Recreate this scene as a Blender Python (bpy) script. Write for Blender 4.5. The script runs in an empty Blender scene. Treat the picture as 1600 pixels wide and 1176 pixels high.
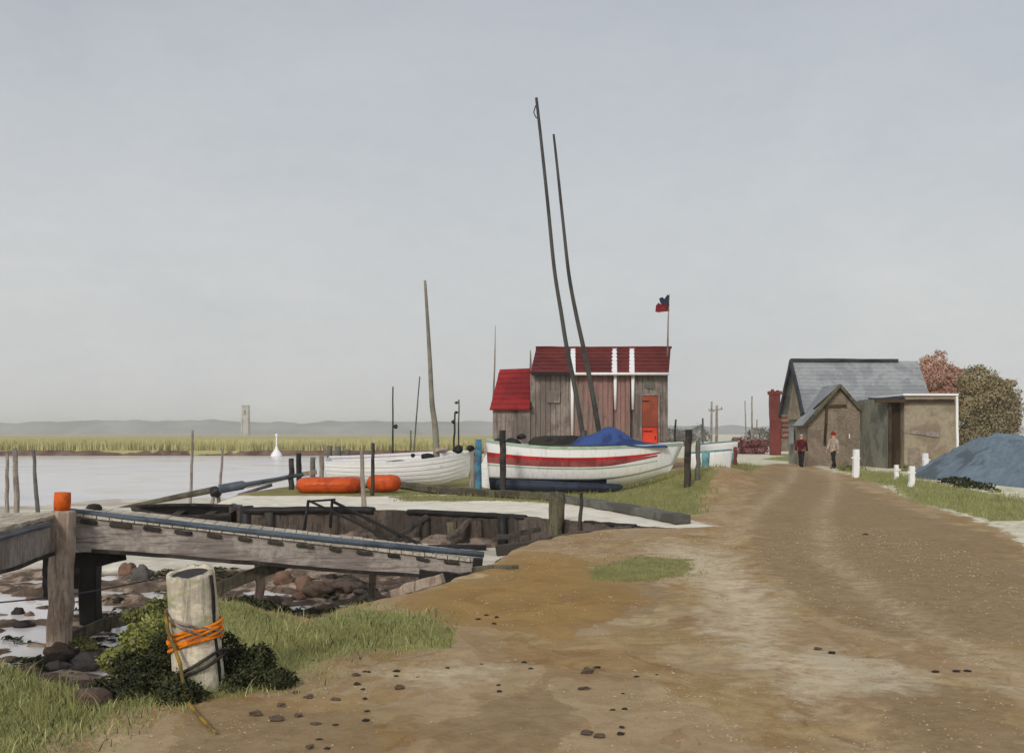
import bpy, math, random
import numpy as np
from mathutils import Vector, Matrix, noise as mnoise

random.seed(11)
RNG = np.random.default_rng(7)
scene = bpy.context.scene
COL = scene.collection
EYE, FOC, CX, HY = 1.65, 1716.0, 800.0, 676.0
PI = math.pi


def W(px, py, Y):
    return Vector(((px - CX) / FOC * Y, Y, EYE - (py - HY) / FOC * Y))


def G(px, py, z=0.0):
    return W(px, py, (EYE - z) * FOC / (py - HY))


# ------------------------------------------------------------------ colours and materials
def lin(c):
    c /= 255.0
    return c / 12.92 if c <= 0.04045 else ((c + 0.055) / 1.055) ** 2.4


def C(r, g, b, k=1.0):
    return (min(lin(r) * k, .9), min(lin(g) * k, .9), min(lin(b) * k, .9), 1.0)


class NT:
    def __init__(self, m):
        m.use_nodes = True
        self.t = m.node_tree
        self.t.nodes.clear()

    def n(self, kind, **kw):
        nd = self.t.nodes.new(kind)
        for k, v in kw.items():
            if k.startswith('i_'):
                key = k[2:].replace('_', ' ')
                nd.inputs[key].default_value = v
            else:
                setattr(nd, k, v)
        return nd

    def l(self, a, b):
        self.t.links.new(a, b)

    def noise(self, vec, scale, detail=5, rough=.6, dist=0.0):
        nd = self.n('ShaderNodeTexNoise')
        nd.inputs['Scale'].default_value = scale
        nd.inputs['Detail'].default_value = detail
        nd.inputs['Roughness'].default_value = rough
        nd.inputs['Distortion'].default_value = dist
        if vec is not None:
            self.l(vec, nd.inputs['Vector'])
        return nd.outputs['Fac']

    def math(self, op, a, b=None, clamp=False):
        nd = self.n('ShaderNodeMath', operation=op, use_clamp=clamp)
        for i, v in enumerate((a, b)):
            if v is None:
                continue
            if isinstance(v, (int, float)):
                nd.inputs[i].default_value = v
            else:
                self.l(v, nd.inputs[i])
        return nd.outputs[0]

    def ramp(self, fac, stops):
        nd = self.n('ShaderNodeValToRGB')
        e = nd.color_ramp.elements
        while len(e) < len(stops):
            e.new(.5)
        for el, (p, c) in zip(e, stops):
            el.position = p
            el.color = c if isinstance(c, tuple) else (c, c, c, 1)
        self.l(fac, nd.inputs[0])
        return nd.outputs['Color']

    def mix(self, fac, a, b, mode='MIX'):
        nd = self.n('ShaderNodeMix', data_type='RGBA', blend_type=mode)
        for sock, v in ((nd.inputs['Factor'], fac), (nd.inputs['A'], a), (nd.inputs['B'], b)):
            if isinstance(v, (int, float, tuple)):
                sock.default_value = v
            else:
                self.l(v, sock)
        return nd.outputs['Result']

    def attr(self, name):
        return self.n('ShaderNodeAttribute', attribute_name=name).outputs['Fac']

    def finish(self, color, rough=.85, bump=None, bstr=.3, bdist=.02, spec=.3, **kw):
        p = self.n('ShaderNodeBsdfPrincipled')
        if isinstance(color, tuple):
            p.inputs['Base Color'].default_value = color
        else:
            self.l(color, p.inputs['Base Color'])
        if isinstance(rough, (int, float)):
            p.inputs['Roughness'].default_value = rough
        else:
            self.l(rough, p.inputs['Roughness'])
        p.inputs['Specular IOR Level'].default_value = spec
        for k, v in kw.items():
            p.inputs[k.replace('_', ' ')].default_value = v
        if bump is not None:
            b = self.n('ShaderNodeBump')
            b.inputs['Strength'].default_value = bstr
            b.inputs['Distance'].default_value = bdist
            self.l(bump, b.inputs['Height'])
            self.l(b.outputs['Normal'], p.inputs['Normal'])
        o = self.n('ShaderNodeOutputMaterial')
        self.l(p.outputs[0], o.inputs['Surface'])
        return p


def scaled(c, k):
    return (min(c[0] * k, .92), min(c[1] * k, .92), min(c[2] * k, .92), 1)


def wash(name, c, c2=None, scale=1.5, var=.28, rough=.8, bump=.25, fine=25, bdist=.01, spec=.25, stretch=(1, 1, 1), blot=True, grain=None, moss=None, gk=1.0, joints=None):
    """weathered paint, timber or cloth: two tones pooled in soft-edged patches, with fine grain"""
    m = bpy.data.materials.new(name)
    t = NT(m)
    tc = t.n('ShaderNodeTexCoord').outputs['Object']
    mp = t.n('ShaderNodeMapping')
    mp.inputs['Scale'].default_value = stretch
    t.l(tc, mp.inputs['Vector'])
    v = mp.outputs[0]
    n1 = t.noise(v, scale, 6, .62, .4)
    n2 = t.noise(v, fine, 4, .65)
    c2 = c2 or scaled(c, 1 - var)
    base = t.ramp(n1, [(.30, scaled(c, 1 + var * .45)), (.49, c), (.54, scaled(c2, 1.05)), (.72, c2)])
    if blot:
        base = t.mix(t.ramp(n2, [(.35, .45), (.62, 0.0)]), base, scaled(c2, .75))
    hb = t.math('ADD', n2, t.math('MULTIPLY', n1, .6))
    if grain:
        g_ = t.n('ShaderNodeMapping')
        g_.inputs['Scale'].default_value = grain
        t.l(tc, g_.inputs['Vector'])
        n3 = t.noise(g_.outputs[0], 22, 4, .7, .3)
        base = t.mix(t.ramp(n3, [(.36, .75 * gk), (.47, .12 * gk), (.60, 0.0)]), base, scaled(c2, .42))
        base = t.mix(t.ramp(n3, [(.58, 0.0), (.70, .35 * gk)]), base, scaled(c, 1.35))
        hb = t.math('ADD', hb, t.math('MULTIPLY', n3, 1.6 * gk))
    if moss:
        n4 = t.noise(tc, 5, 5, .65, .6)
        base = t.mix(t.ramp(n4, [(.52, 0.0), (.58, .7), (.8, .8)]), base, moss)
    if joints:
        vv = t.n('ShaderNodeTexVoronoi', feature='DISTANCE_TO_EDGE')
        vv.inputs['Scale'].default_value = joints
        vm = t.n('ShaderNodeMapping')
        vm.inputs['Scale'].default_value = (1, 1, 1.7)
        t.l(tc, vm.inputs['Vector'])
        t.l(vm.outputs[0], vv.inputs['Vector'])
        jf = t.ramp(vv.outputs['Distance'], [(.02, 1.0), (.07, 0.0)])
        base = t.mix(t.math('MULTIPLY', jf, .3), base, scaled(c2, .62))
        vc = t.n('ShaderNodeTexVoronoi')
        vc.inputs['Scale'].default_value = joints
        t.l(vm.outputs[0], vc.inputs['Vector'])
        sp_ = t.n('ShaderNodeSeparateColor')
        t.l(vc.outputs['Color'], sp_.inputs[0])
        base = t.mix(t.math('MULTIPLY', sp_.outputs[0], .35), base, scaled(c, .72))
        hb = t.math('ADD', hb, t.math('MULTIPLY', t.math('SUBTRACT', 1.0, jf), 1.2))
    rg = t.math('ADD', t.math('MULTIPLY', n2, .25), rough - .12)
    t.finish(base, rg, hb, bump, bdist, spec)
    return m


def leafy(name, stops, scale=1.4, trans=.25):
    m = bpy.data.materials.new(name)
    t = NT(m)
    tc = t.n('ShaderNodeTexCoord').outputs['Object']
    n1 = t.noise(tc, scale, 4, .6)
    n2 = t.noise(tc, scale * 14, 2, .5)
    f = t.math('ADD', t.math('MULTIPLY', n1, .65), t.math('MULTIPLY', n2, .35))
    base = t.ramp(f, stops)
    p = t.finish(base, .75, None, spec=.2)
    tr = t.n('ShaderNodeBsdfTranslucent')
    t.l(base, tr.inputs['Color'])
    mx = t.n('ShaderNodeMixShader')
    mx.inputs[0].default_value = trans
    t.l(p.outputs[0], mx.inputs[1])
    t.l(tr.outputs[0], mx.inputs[2])
    out = [n for n in t.t.nodes if n.type == 'OUTPUT_MATERIAL'][0]
    t.l(mx.outputs[0], out.inputs['Surface'])
    return m


K = 1.35      # painted tone -> surface colour under this sky
M = {}


FLAT = set('orange_rubber deck_timber roof_red roof_bright vermilion orange_paint orange_door red_paint blue_canvas dull_red maroon_cloth dark_cloth dark_timber black_iron wet_black navy_paint dark_canvas rubber_black rock_dark brick door_brown barge_black steel_blue skin red_hat rope_orange rope_yellow'.split())


def mk(key, r, g, b, r2=None, g2=None, b2=None, **kw):
    kk = K if key in FLAT else .95 if key.startswith('rock') else 1.2 if key == 'stone' else 1.02 if key == 'stone_pale' else 1.75
    c2 = C(r2, g2, b2, kk) if r2 is not None else None
    M[key] = wash(key, C(r, g, b, kk), c2, **kw)


mk('pale_timber', 176, 168, 150, 150, 142, 128, scale=2.6, stretch=(1, 1, 2), bump=.7, grain=(1, 1, .09), moss=C(128, 132, 98, 1.5))
mk('ramp_timber', 140, 132, 124, 112, 104, 98, scale=1.4, bump=.7, fine=18, bdist=.015, grain=(.07, .3, 1.2))
mk('grey_timber', 128, 120, 112, 104, 96, 90, scale=1.6, bump=.6, fine=18, bdist=.02, grain=(1, 1, .07))
mk('deck_timber', 186, 178, 162, 158, 149, 134, scale=1.2, bump=.5, grain=(1, .08, 1))
mk('brown_timber', 146, 132, 118, 122, 106, 94, scale=2.0, stretch=(1, 1, .5), bump=.6, bdist=.02, grain=(1, 1, .07))
mk('dark_timber', 62, 58, 52, 38, 35, 33, scale=2.0, bump=.5, bdist=.02)
mk('black_iron', 30, 29, 30, 22, 21, 21, scale=4, rough=.55)
mk('olive_timber', 84, 80, 64, 60, 56, 46, scale=1.4, bump=.5, bdist=.02, grain=(1, 1, .1))
mk('quay_timber', 84, 75, 68, 58, 51, 46, scale=.8, fine=9, bump=.7, bdist=.05, grain=(1, 1, .12))
mk('wet_black', 34, 32, 31, 22, 21, 20, scale=1.5, rough=.5, bump=.4)
mk('steel_blue', 78, 88, 98, 60, 68, 78, scale=2.0, rough=.45)
mk('orange_paint', 188, 84, 18, 160, 66, 10, scale=5, rough=.6)
mk('orange_rubber', 182, 76, 26, 160, 60, 16, scale=2.5, rough=.45)
mk('white_paint', 210, 209, 204, 194, 193, 186, scale=1.0, rough=.5, bump=.15, blot=False, grain=(.5, .5, .05), gk=.35)
mk('white_grime', 216, 215, 210, 204, 204, 196, scale=1.6, rough=.5, bump=.15, blot=False, grain=(.06, .3, .5), gk=.3)
mk('red_paint', 186, 42, 42, 150, 30, 33, scale=1.5, rough=.5, grain=(.3, .3, .1), gk=.4)
mk('dull_red', 146, 78, 76, 120, 60, 60, scale=1.5, rough=.6, grain=(.3, .3, .1), gk=.5)
mk('navy_paint', 42, 50, 66, 28, 34, 48, scale=1.3, rough=.55)
mk('green_trim', 140, 156, 138, 118, 136, 118, scale=1.5, rough=.55)
mk('blue_canvas', 52, 74, 126, 40, 54, 96, scale=1.6, rough=.8, bump=.5, bdist=.03)
mk('dark_canvas', 46, 44, 38, 30, 29, 26, scale=2.2, bump=.5, bdist=.03)
mk('mast_wood', 60, 59, 54, 44, 43, 40, scale=.5, rough=.5)
mk('pale_mast', 112, 109, 97, 92, 88, 78, scale=.5, rough=.5)
mk('roof_red', 100, 38, 33, 82, 29, 26, scale=.7, fine=7, bump=.5, bdist=.03, stretch=(1, .6, 1), grain=(.6, .08, .15), gk=.6)
mk('roof_bright', 138, 36, 37, 114, 30, 32, scale=.7, fine=7, bump=.4, bdist=.03, grain=(.6, .08, .15), gk=.5)
mk('tarred_wall', 120, 110, 104, 96, 87, 82, scale=.7, fine=5, bump=.5, bdist=.03, grain=(.35, .35, .03))
mk('ruddy_wall', 122, 92, 88, 108, 92, 84, scale=.6, fine=5, bump=.5, bdist=.03, grain=(.35, .35, .03))
mk('orange_door', 140, 70, 44, 120, 58, 40, scale=1.2, rough=.6)
mk('vermilion', 206, 64, 38, 180, 52, 32, scale=1.2, rough=.6)
mk('slate', 122, 125, 127, 106, 109, 112, scale=.7, fine=5, bump=.4, bdist=.03)
mk('barge_black', 52, 55, 60, 38, 41, 46, scale=1.2)
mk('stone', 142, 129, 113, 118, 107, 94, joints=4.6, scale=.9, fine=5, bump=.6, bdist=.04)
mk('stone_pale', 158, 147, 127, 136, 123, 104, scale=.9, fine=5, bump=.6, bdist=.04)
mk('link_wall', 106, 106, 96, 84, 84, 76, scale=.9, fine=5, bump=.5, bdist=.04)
mk('dark_grey', 84, 84, 78, 64, 62, 58, scale=.9, fine=5, bump=.5, bdist=.04)  # plain dark grey colour for walls, poles and timbers
mk('door_brown', 68, 54, 38, 48, 38, 26, scale=1.2, bump=.4)
mk('brick', 118, 60, 53, 98, 50, 46, joints=6.0, scale=.9, fine=5, bump=.6, bdist=.05)
mk('tarp_blue', 88, 101, 111, 62, 71, 78, scale=.32, fine=3, rough=.6, bump=.7, bdist=.14)
mk('blue_post', 62, 112, 132, 52, 78, 98, scale=3)
mk('teal', 96, 134, 138, 74, 106, 112, scale=3)
mk('maroon_cloth', 92, 30, 34, 62, 20, 24, scale=5)
mk('dark_cloth', 34, 34, 40, 24, 24, 28, scale=5)
mk('grey_cloth', 146, 134, 122, 120, 108, 98, scale=5)
mk('skin', 188, 146, 122, 168, 122, 100, scale=5, blot=False)
mk('red_hat', 150, 18, 22, 120, 14, 18, scale=5)
mk('hair', 60, 48, 40, 40, 32, 28, scale=8)
mk('rope_grey', 118, 110, 102, 80, 74, 68, scale=14)
mk('rope_yellow', 142, 112, 44, 96, 82, 46, scale=6)
mk('rope_orange', 206, 120, 26, 166, 88, 18, scale=8)
mk('rock_brown', 104, 87, 75, 76, 62, 53, scale=4, fine=30, bump=.8)
mk('shard', 150, 134, 112, 118, 102, 84, scale=3, fine=9, bump=.3)
mk('net_olive', 76, 78, 70, 58, 60, 54, scale=2, fine=14, bump=.8, bdist=.04)
mk('mud_dark', 104, 92, 82, 72, 62, 54, scale=2.2, fine=12, bump=.8, bdist=.04)
mk('rock_grey', 104, 100, 96, 74, 71, 70, scale=4, fine=30, bump=.8)
mk('rock_dark', 50, 44, 40, 32, 30, 29, scale=4, fine=30, bump=.8)
mk('rock_red', 132, 104, 88, 108, 82, 68, scale=4, fine=30, bump=.8)
mk('mauve', 150, 134, 132, 120, 104, 104, scale=2)
mk('church_stone', 150, 148, 142, 132, 130, 125, scale=.2, fine=1)
mk('flag_red', 98, 28, 30, 80, 22, 25, scale=3)
mk('flag_blue', 32, 36, 54, 26, 30, 44, scale=3)
mk('rubber_black', 28, 28, 30, 20, 20, 22, scale=3, rough=.6)

M['reed'] = leafy('reed', [(.3, C(146, 141, 98, 1.6)), (.5, C(164, 159, 114, 1.6)), (.7, C(178, 172, 126, 1.6))], .12, .2)
M['grass_light'] = leafy('grass_light', [(.3, C(112, 114, 70, 1.4)), (.5, C(136, 139, 90, 1.4)), (.7, C(156, 158, 110, 1.4))], 1.6, .3)
M['grass_olive'] = leafy('grass_olive', [(.3, C(92, 96, 58, 1.45)), (.5, C(120, 122, 76, 1.45)), (.7, C(142, 140, 92, 1.45))], .5, .3)
M['shrub_dark'] = leafy('shrub_dark', [(.3, C(30, 33, 24, K)), (.5, C(56, 60, 40, K)), (.7, C(96, 100, 62, K))], 5, .2)
M['shrub_light'] = leafy('shrub_light', [(.3, C(110, 114, 58, K)), (.5, C(148, 152, 90, K)), (.7, C(168, 168, 108, K))], 5, .3)
M['leaf_red'] = leafy('leaf_red', [(.3, C(132, 104, 92, 2.6)), (.5, C(144, 118, 104, 2.6)), (.7, C(154, 132, 114, 2.6))], .6, .35)
M['leaf_olive'] = leafy('leaf_olive', [(.3, C(112, 105, 82, 2.3)), (.5, C(124, 116, 92, 2.3)), (.7, C(142, 126, 92, 2.3))], .5, .35)
M['leaf_maroon'] = leafy('leaf_maroon', [(.3, C(96, 52, 56, 2)), (.5, C(118, 74, 74, 2)), (.7, C(132, 96, 94, 2))], .8, .25)
M['leaf_grey'] = leafy('leaf_grey', [(.3, C(98, 98, 92, K)), (.5, C(122, 120, 112, K)), (.7, C(146, 140, 128, K))], .15, .25)


# ------------------------------------------------------------------ mesh building
def rot_to(d):
    d = d.normalized()
    up = Vector((0, 0, 1)) if abs(d.z) < .95 else Vector((0, 1, 0))
    s = d.cross(up).normalized()
    return s, s.cross(d).normalized()


class MB:
    def __init__(self):
        self.v, self.f = [], []

    def add(self, vs, fs):
        b = len(self.v)
        self.v += [Vector(p) for p in vs]
        self.f += [tuple(b + i for i in q) for q in fs]
        return self

    def box(self, c, s, rz=0.0, jit=0.0):
        vs = []
        R = Matrix.Rotation(rz, 3, 'Z')
        for dz in (-.5, .5):
            for dx, dy in ((-.5, -.5), (.5, -.5), (.5, .5), (-.5, .5)):
                p = R @ Vector((dx * s[0], dy * s[1], dz * s[2]))
                vs.append(Vector(c) + p + Vector((random.uniform(-jit, jit), random.uniform(-jit, jit), random.uniform(-jit, jit))))
        return self.add(vs, [(3, 2, 1, 0), (4, 5, 6, 7), (0, 1, 5, 4), (1, 2, 6, 5), (2, 3, 7, 6), (3, 0, 4, 7)])

    def beam(self, a, b, w, h, n=6, jit=.006, taper=1.0):
        """rectangular timber between two points: w across, h upright, slightly uneven"""
        a, b = Vector(a), Vector(b)
        s, u = rot_to(b - a)
        vs, fs = [], []
        for i in range(n + 1):
            t = i / n
            k = 1 + (taper - 1) * t
            o = Vector((random.gauss(0, jit), random.gauss(0, jit), random.gauss(0, jit))) if 0 < i < n else Vector()
            c = a.lerp(b, t) + o
            for x, y in ((-1, -1), (1, -1), (1, 1), (-1, 1)):
                vs.append(c + s * x * w / 2 * k * (1 + random.uniform(-1, 1) * jit) + u * y * h / 2 * k * (1 + random.uniform(-1, 1) * jit))
        for i in range(n):
            for j in range(4):
                p, q = i * 4 + j, i * 4 + (j + 1) % 4
                fs.append((p, q, q + 4, p + 4))
        fs += [(3, 2, 1, 0), (n * 4, n * 4 + 1, n * 4 + 2, n * 4 + 3)]
        return self.add(vs, fs)

    def tube(self, pts, r, seg=10, cap=True):
        pts = [Vector(p) for p in pts]
        n = len(pts)
        rs = r if isinstance(r, (list, tuple)) else [r] * n
        vs, fs = [], []
        s = None
        for i in range(n):
            d = pts[min(i + 1, n - 1)] - pts[max(i - 1, 0)]
            if s is None:
                s, u = rot_to(d)
            else:
                d.normalize()
                s = (s - d * s.dot(d)).normalized()
                u = s.cross(d).normalized()
            for j in range(seg):
                a = 2 * PI * j / seg
                vs.append(pts[i] + (s * math.cos(a) + u * math.sin(a)) * rs[i])
        for i in range(n - 1):
            for j in range(seg):
                p, q = i * seg + j, i * seg + (j + 1) % seg
                fs.append((p, q, q + seg, p + seg))
        if cap:
            fs.append(tuple(range(seg - 1, -1, -1)))
            fs.append(tuple((n - 1) * seg + j for j in range(seg)))
        return self.add(vs, fs)

    def prism(self, poly, d):
        """closed outline (3-D points in one plane) pushed along vector d"""
        n = len(poly)
        a = [Vector(p) for p in poly]
        b = [p + Vector(d) for p in a]
        fs = [tuple(range(n)), tuple(range(2 * n - 1, n - 1, -1))]
        for i in range(n):
            j = (i + 1) % n
            fs.append((i, i + n, j + n, j))
        return self.add(a + b, fs)

    def slab(self, quad, th):
        """a roof plane: four corners with thickness th below"""
        q = [Vector(p) for p in quad]
        nrm = (q[1] - q[0]).cross(q[2] - q[0]).normalized()
        if nrm.z < 0:
            nrm = -nrm
        return self.prism(q, -nrm * th)

    def blob(self, c, r, seed=0, amp=.25, sub=2, fq=1.3):
        import bmesh
        bm = bmesh.new()
        bmesh.ops.create_icosphere(bm, subdivisions=sub, radius=1)
        vs = []
        for vv in bm.verts:
            p = vv.co.copy()
            k = 1 + amp * mnoise.noise(p * fq + Vector((seed * 3.7, seed * 1.3, seed * 7.1)))
            vs.append(Vector(c) + Vector((p.x * r[0] * k, p.y * r[1] * k, p.z * r[2] * k)))
        fs = [tuple(x.index for x in f.verts) for f in bm.faces]
        bm.free()
        return self.add(vs, fs)

    def leaves(self, lobes, n, size, seed=0, droop=0.0, aspect=.6):
        """n leaf-sized faces through the volume of ellipsoid lobes [(centre, radii)]"""
        R = random.Random(seed)
        wts = [r[0] * r[1] * r[2] for _, r in lobes]
        if not hasattr(self, 'nrm'):
            self.nrm = []
        for _ in range(n):
            c, r = R.choices(lobes, wts)[0]
            while True:
                p = Vector((R.uniform(-1, 1), R.uniform(-1, 1), R.uniform(-1, 1)))
                if .12 < p.length_squared < 1:
                    break
            p = p.normalized() * (p.length ** .55)
            k = 1 + .34 * mnoise.noise(p * 2.2 + Vector(c) * .7) + .22 * mnoise.noise(p * 5.5 + Vector(c) * 1.9)
            if R.random() < .10:
                k *= R.uniform(1.0, 1.28)
            q = Vector((c[0] + p.x * r[0] * k, c[1] + p.y * r[1] * k, c[2] + p.z * r[2] * k))
            s = size * R.uniform(.5, 1.3)
            d = Vector((R.gauss(0, 1), R.gauss(0, 1), R.gauss(0, .8) - droop)).normalized()
            a, b = rot_to(d)
            e = (a * R.uniform(-1, 1) + b * R.uniform(-1, 1)).normalized() * s * aspect * .5
            d = d * s
            nn = Vector((p.x / r[0], p.y / r[1], p.z / r[2])).normalized() * .75 + Vector((R.gauss(0, .28), R.gauss(0, .28), R.gauss(.2, .28)))
            out_ = d.cross(e).dot(nn) < 0
            self.add([q - d * .5, q + e * 1.0, q + d * .5, q - e], [(0, 1, 2, 3) if out_ else (3, 2, 1, 0)])
            self.nrm += [nn.normalized()] * 4
        return self

    def blades(self, pts, hmin, hmax, w, lean=.4, seed=1):
        R = random.Random(seed)
        for p in pts:
            p = Vector(p)
            h = R.uniform(hmin, hmax)
            a = R.uniform(0, 2 * PI)
            s = Vector((math.cos(a), math.sin(a), 0)) * w * R.uniform(.6, 1.3)
            l = Vector((R.gauss(0, lean), R.gauss(0, lean), 0)) * h
            m = p + l * .35 + Vector((0, 0, h * .6))
            t = p + l + Vector((0, 0, h))
            self.add([p - s, p + s, m + s * .6, t, m - s * .6], [(0, 1, 2, 4), (4, 2, 3)])
        return self


def set_props(o, label=None, cat=None, group=None, kind=None):
    if label:
        o['label'] = label
    if cat:
        o['category'] = cat
    if group:
        o['group'] = group
    if kind:
        o['kind'] = kind
    return o


def root_loc(p):
    while p.parent is not None:
        p = p.parent
    return p.location


def obj(name, mb, mat, parent=None, smooth=False, bevel=0.0, label=None):
    """link a builder's shape as ONE mesh object; a child of `parent` keeps its world place"""
    me = bpy.data.meshes.new(name)
    if parent is not None:
        off = root_loc(parent).copy()
    else:
        xs = np.array([tuple(v) for v in mb.v])
        lo, hi = xs.min(0), xs.max(0)
        off = Vector(((lo[0] + hi[0]) / 2, (lo[1] + hi[1]) / 2, lo[2]))
    me.from_pydata([tuple(v - off) for v in mb.v], [], mb.f)
    me.validate()
    import bmesh
    if len(mb.f) < 20000:
        bm = bmesh.new()
        bm.from_mesh(me)
        closed = all(len(e.link_faces) == 2 for e in bm.edges)
        if closed:
            bmesh.ops.recalc_face_normals(bm, faces=bm.faces)
        bm.to_mesh(me)
        bm.free()
    me.materials.append(M[mat] if isinstance(mat, str) else mat)
    if len(getattr(mb, 'nrm', ())) == len(me.vertices):
        me.polygons.foreach_set('use_smooth', [True] * len(me.polygons))
        me.normals_split_custom_set_from_vertices([tuple(n_) for n_ in mb.nrm])
    if smooth:
        me.polygons.foreach_set('use_smooth', [True] * len(me.polygons))
    o = bpy.data.objects.new(name, me)
    COL.objects.link(o)
    if parent is not None:
        o.parent = parent
    else:
        o.location = off
    if bevel:
        b = o.modifiers.new('edge', 'BEVEL')
        b.width = bevel
        b.segments = 2
        b.limit_method = 'ANGLE'
    if label:
        o['label'] = label
    return o


def thing(name, label, cat, loc, group=None):
    o = bpy.data.objects.new(name, None)
    COL.objects.link(o)
    o.empty_display_size = .2
    o.location = Vector(loc)
    return set_props(o, label, cat, group)


def solo(name, mb, mat, label, cat, group=None, **kw):
    return set_props(obj(name, mb, mat, **kw), label, cat, group)


# ------------------------------------------------------------------ terrain
def vnoise(x, y, seed=0):
    xi, yi = np.floor(x).astype(np.int64), np.floor(y).astype(np.int64)
    xf, yf = x - xi, y - yi

    def h(a, b):
        n = (a * 374761393 + b * 668265263 + seed * 974711) & 0x7fffffff
        n = ((n ^ (n >> 13)) * 1274126177) & 0x7fffffff
        return ((n ^ (n >> 16)) & 0xffff) / 65535.0
    u, v = xf * xf * (3 - 2 * xf), yf * yf * (3 - 2 * yf)
    return (h(xi, yi) * (1 - u) + h(xi + 1, yi) * u) * (1 - v) + (h(xi, yi + 1) * (1 - u) + h(xi + 1, yi + 1) * u) * v


def fbm(x, y, sc, seed=0, oct=4):
    s, a, t = 0, 1.0, 0
    for i in range(oct):
        s = s + a * (vnoise(x * sc, y * sc, seed + i) - .5)
        t += a
        a *= .55
        sc *= 2.1
    return s / t * 2


def sdist(x, y, poly):
    """distance to a polygon's outline, positive inside"""
    P = np.array(poly, float)
    d = np.full(x.shape, 1e9)
    ins = np.zeros(x.shape, bool)
    for i in range(len(P)):
        (ax, ay), (bx, by) = P[i], P[(i + 1) % len(P)]
        ex, ey = bx - ax, by - ay
        t = np.clip(((x - ax) * ex + (y - ay) * ey) / (ex * ex + ey * ey + 1e-12), 0, 1)
        d = np.minimum(d, np.hypot(x - ax - t * ex, y - ay - t * ey))
        c = ((ay > y) != (by > y))
        with np.errstate(divide='ignore', invalid='ignore'):
            ins ^= c & (x < (bx - ax) * (y - ay) / (by - ay + 1e-12) + ax)
    return np.where(ins, d, -d)


def ss(a, b, x):
    t = np.clip((x - a) / (b - a), 0, 1)
    return t * t * (3 - 2 * t)


ZW = -1.0
LAND = [(-40, -40), (-40, 2.0), (-6, 5.0), (-4.4, 7.9), (-3.78, 8.1), (-2.95, 7.25), (-2.6, 7.2), (-2.66, 8.0), (-2.8, 8.4), (-3.2, 9.6), (-3.4, 10.7),
        (-3.0, 11.4), (-2.33, 10.55), (-1.88, 10.15), (-1.52, 10.95), (-1.2, 11.7), (-.75, 12.9), (-.34, 13.7), (.0, 16.1), (.71, 17.6), (1.53, 18.9), (2.3, 19.9), (3.05, 20.3), (3.15, 21.2),
        (1.95, 22.4), (0, 24.6), (-1.8, 25.7), (-3.7, 26.6), (-6.3, 26.5), (-7.4, 28.6), (-8.0, 31), (-8.4, 34), (-8.2, 37), (-7.0, 45),
        (-5.2, 60), (-2, 95), (3, 128), (60, 400), (600, 4500), (5000, 4500), (5000, -40)]


def zfun(x, y):
    x, y = np.asarray(x, float), np.asarray(y, float)
    sd = sdist(x, y, LAND)
    near = 1 - ss(14, 30, y)
    sd = sd + fbm(x, y, 1.1, 3) * .28 * near + fbm(x, y, .25, 5) * .6 * ss(30, 60, y)
    wq = ss(18.5, 21.5, y) * (1 - ss(2.6, 6.5, x))
    land = -.20 * wq * (1 - ss(60, 90, y)) - .06 * (1 - ss(10, 22, y)) + fbm(x, y, .35, 9) * .035 + fbm(x, y, 2.3, 12) * .018 * near + fbm(x, y, 6.5, 14) * .007 * near
    land = land - .06 * ss(54, 60, y)
    tcx = np.interp(y, [0, 6, 10, 15, 22, 30, 40, 54], [2.6, 2.7, 2.9, 3.6, 5.4, 8.0, 11.0, 14.6])
    for o_ in (-.75, .75):
        land = land - .028 * np.exp(-((x - tcx - o_ - .12 * fbm(y, y * 0, .25, 81)) / .16) ** 2) * (y < 56) * (.6 + .4 * np.sin(y * 1.3))
    # grass hummock by the posts, rising verge beside the cottage
    land = land + .62 * np.exp(-(((x - 6.3) / 1.7) ** 2 + ((y - 33.6) / 2.6) ** 2))
    land = land + .12 * np.exp(-(((x - 13.5) / 3.0) ** 2 + ((y - 36) / 8) ** 2))
    pool = (1 - ss(19.5, 21.5, y)) * ss(5, 8.5, y)
    low = -.87 + fbm(x, y, .5, 21) * .05
    low = low * (1 - pool) + pool * (-1.0 + fbm(x, y * 1.6, .8, 33) * .24 + fbm(x, y, 2.4, 35) * .09 + fbm(x, y, 6.0, 36) * .03 * near)
    creek = ss(42.0, 45.5, y + fbm(x, y, .3, 41) * 1.6) + (1 - ss(-22, -15, x)) * ss(37.5, 41, y)
    creek = np.clip(creek, 0, 1)
    low = low - creek * .9
    w = np.where((y > 20.9) & (x < 3.1), .15, .85)
    w = np.where(y > 29, 1.6, w)
    k = ss(-1, .15, sd / w)
    z = low * (1 - k) + land * k
    # saltmarsh beyond the creek
    mk_ = ss(125.0, 127.2, y + fbm(x, y, .05, 51) * 5 + fbm(x, y, .3, 52) * 1.0)
    marsh = -.42 + fbm(x, y, .06, 55) * .08
    return np.where(sd > 0, z, z * (1 - mk_) + np.maximum(z, marsh) * mk_)


def zat(x, y):
    return float(zfun(np.array([x]), np.array([y]))[0])


def px_poly(pts, z=0.0):
    return [tuple(G(a, b, z))[:2] for a, b in pts]


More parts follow.
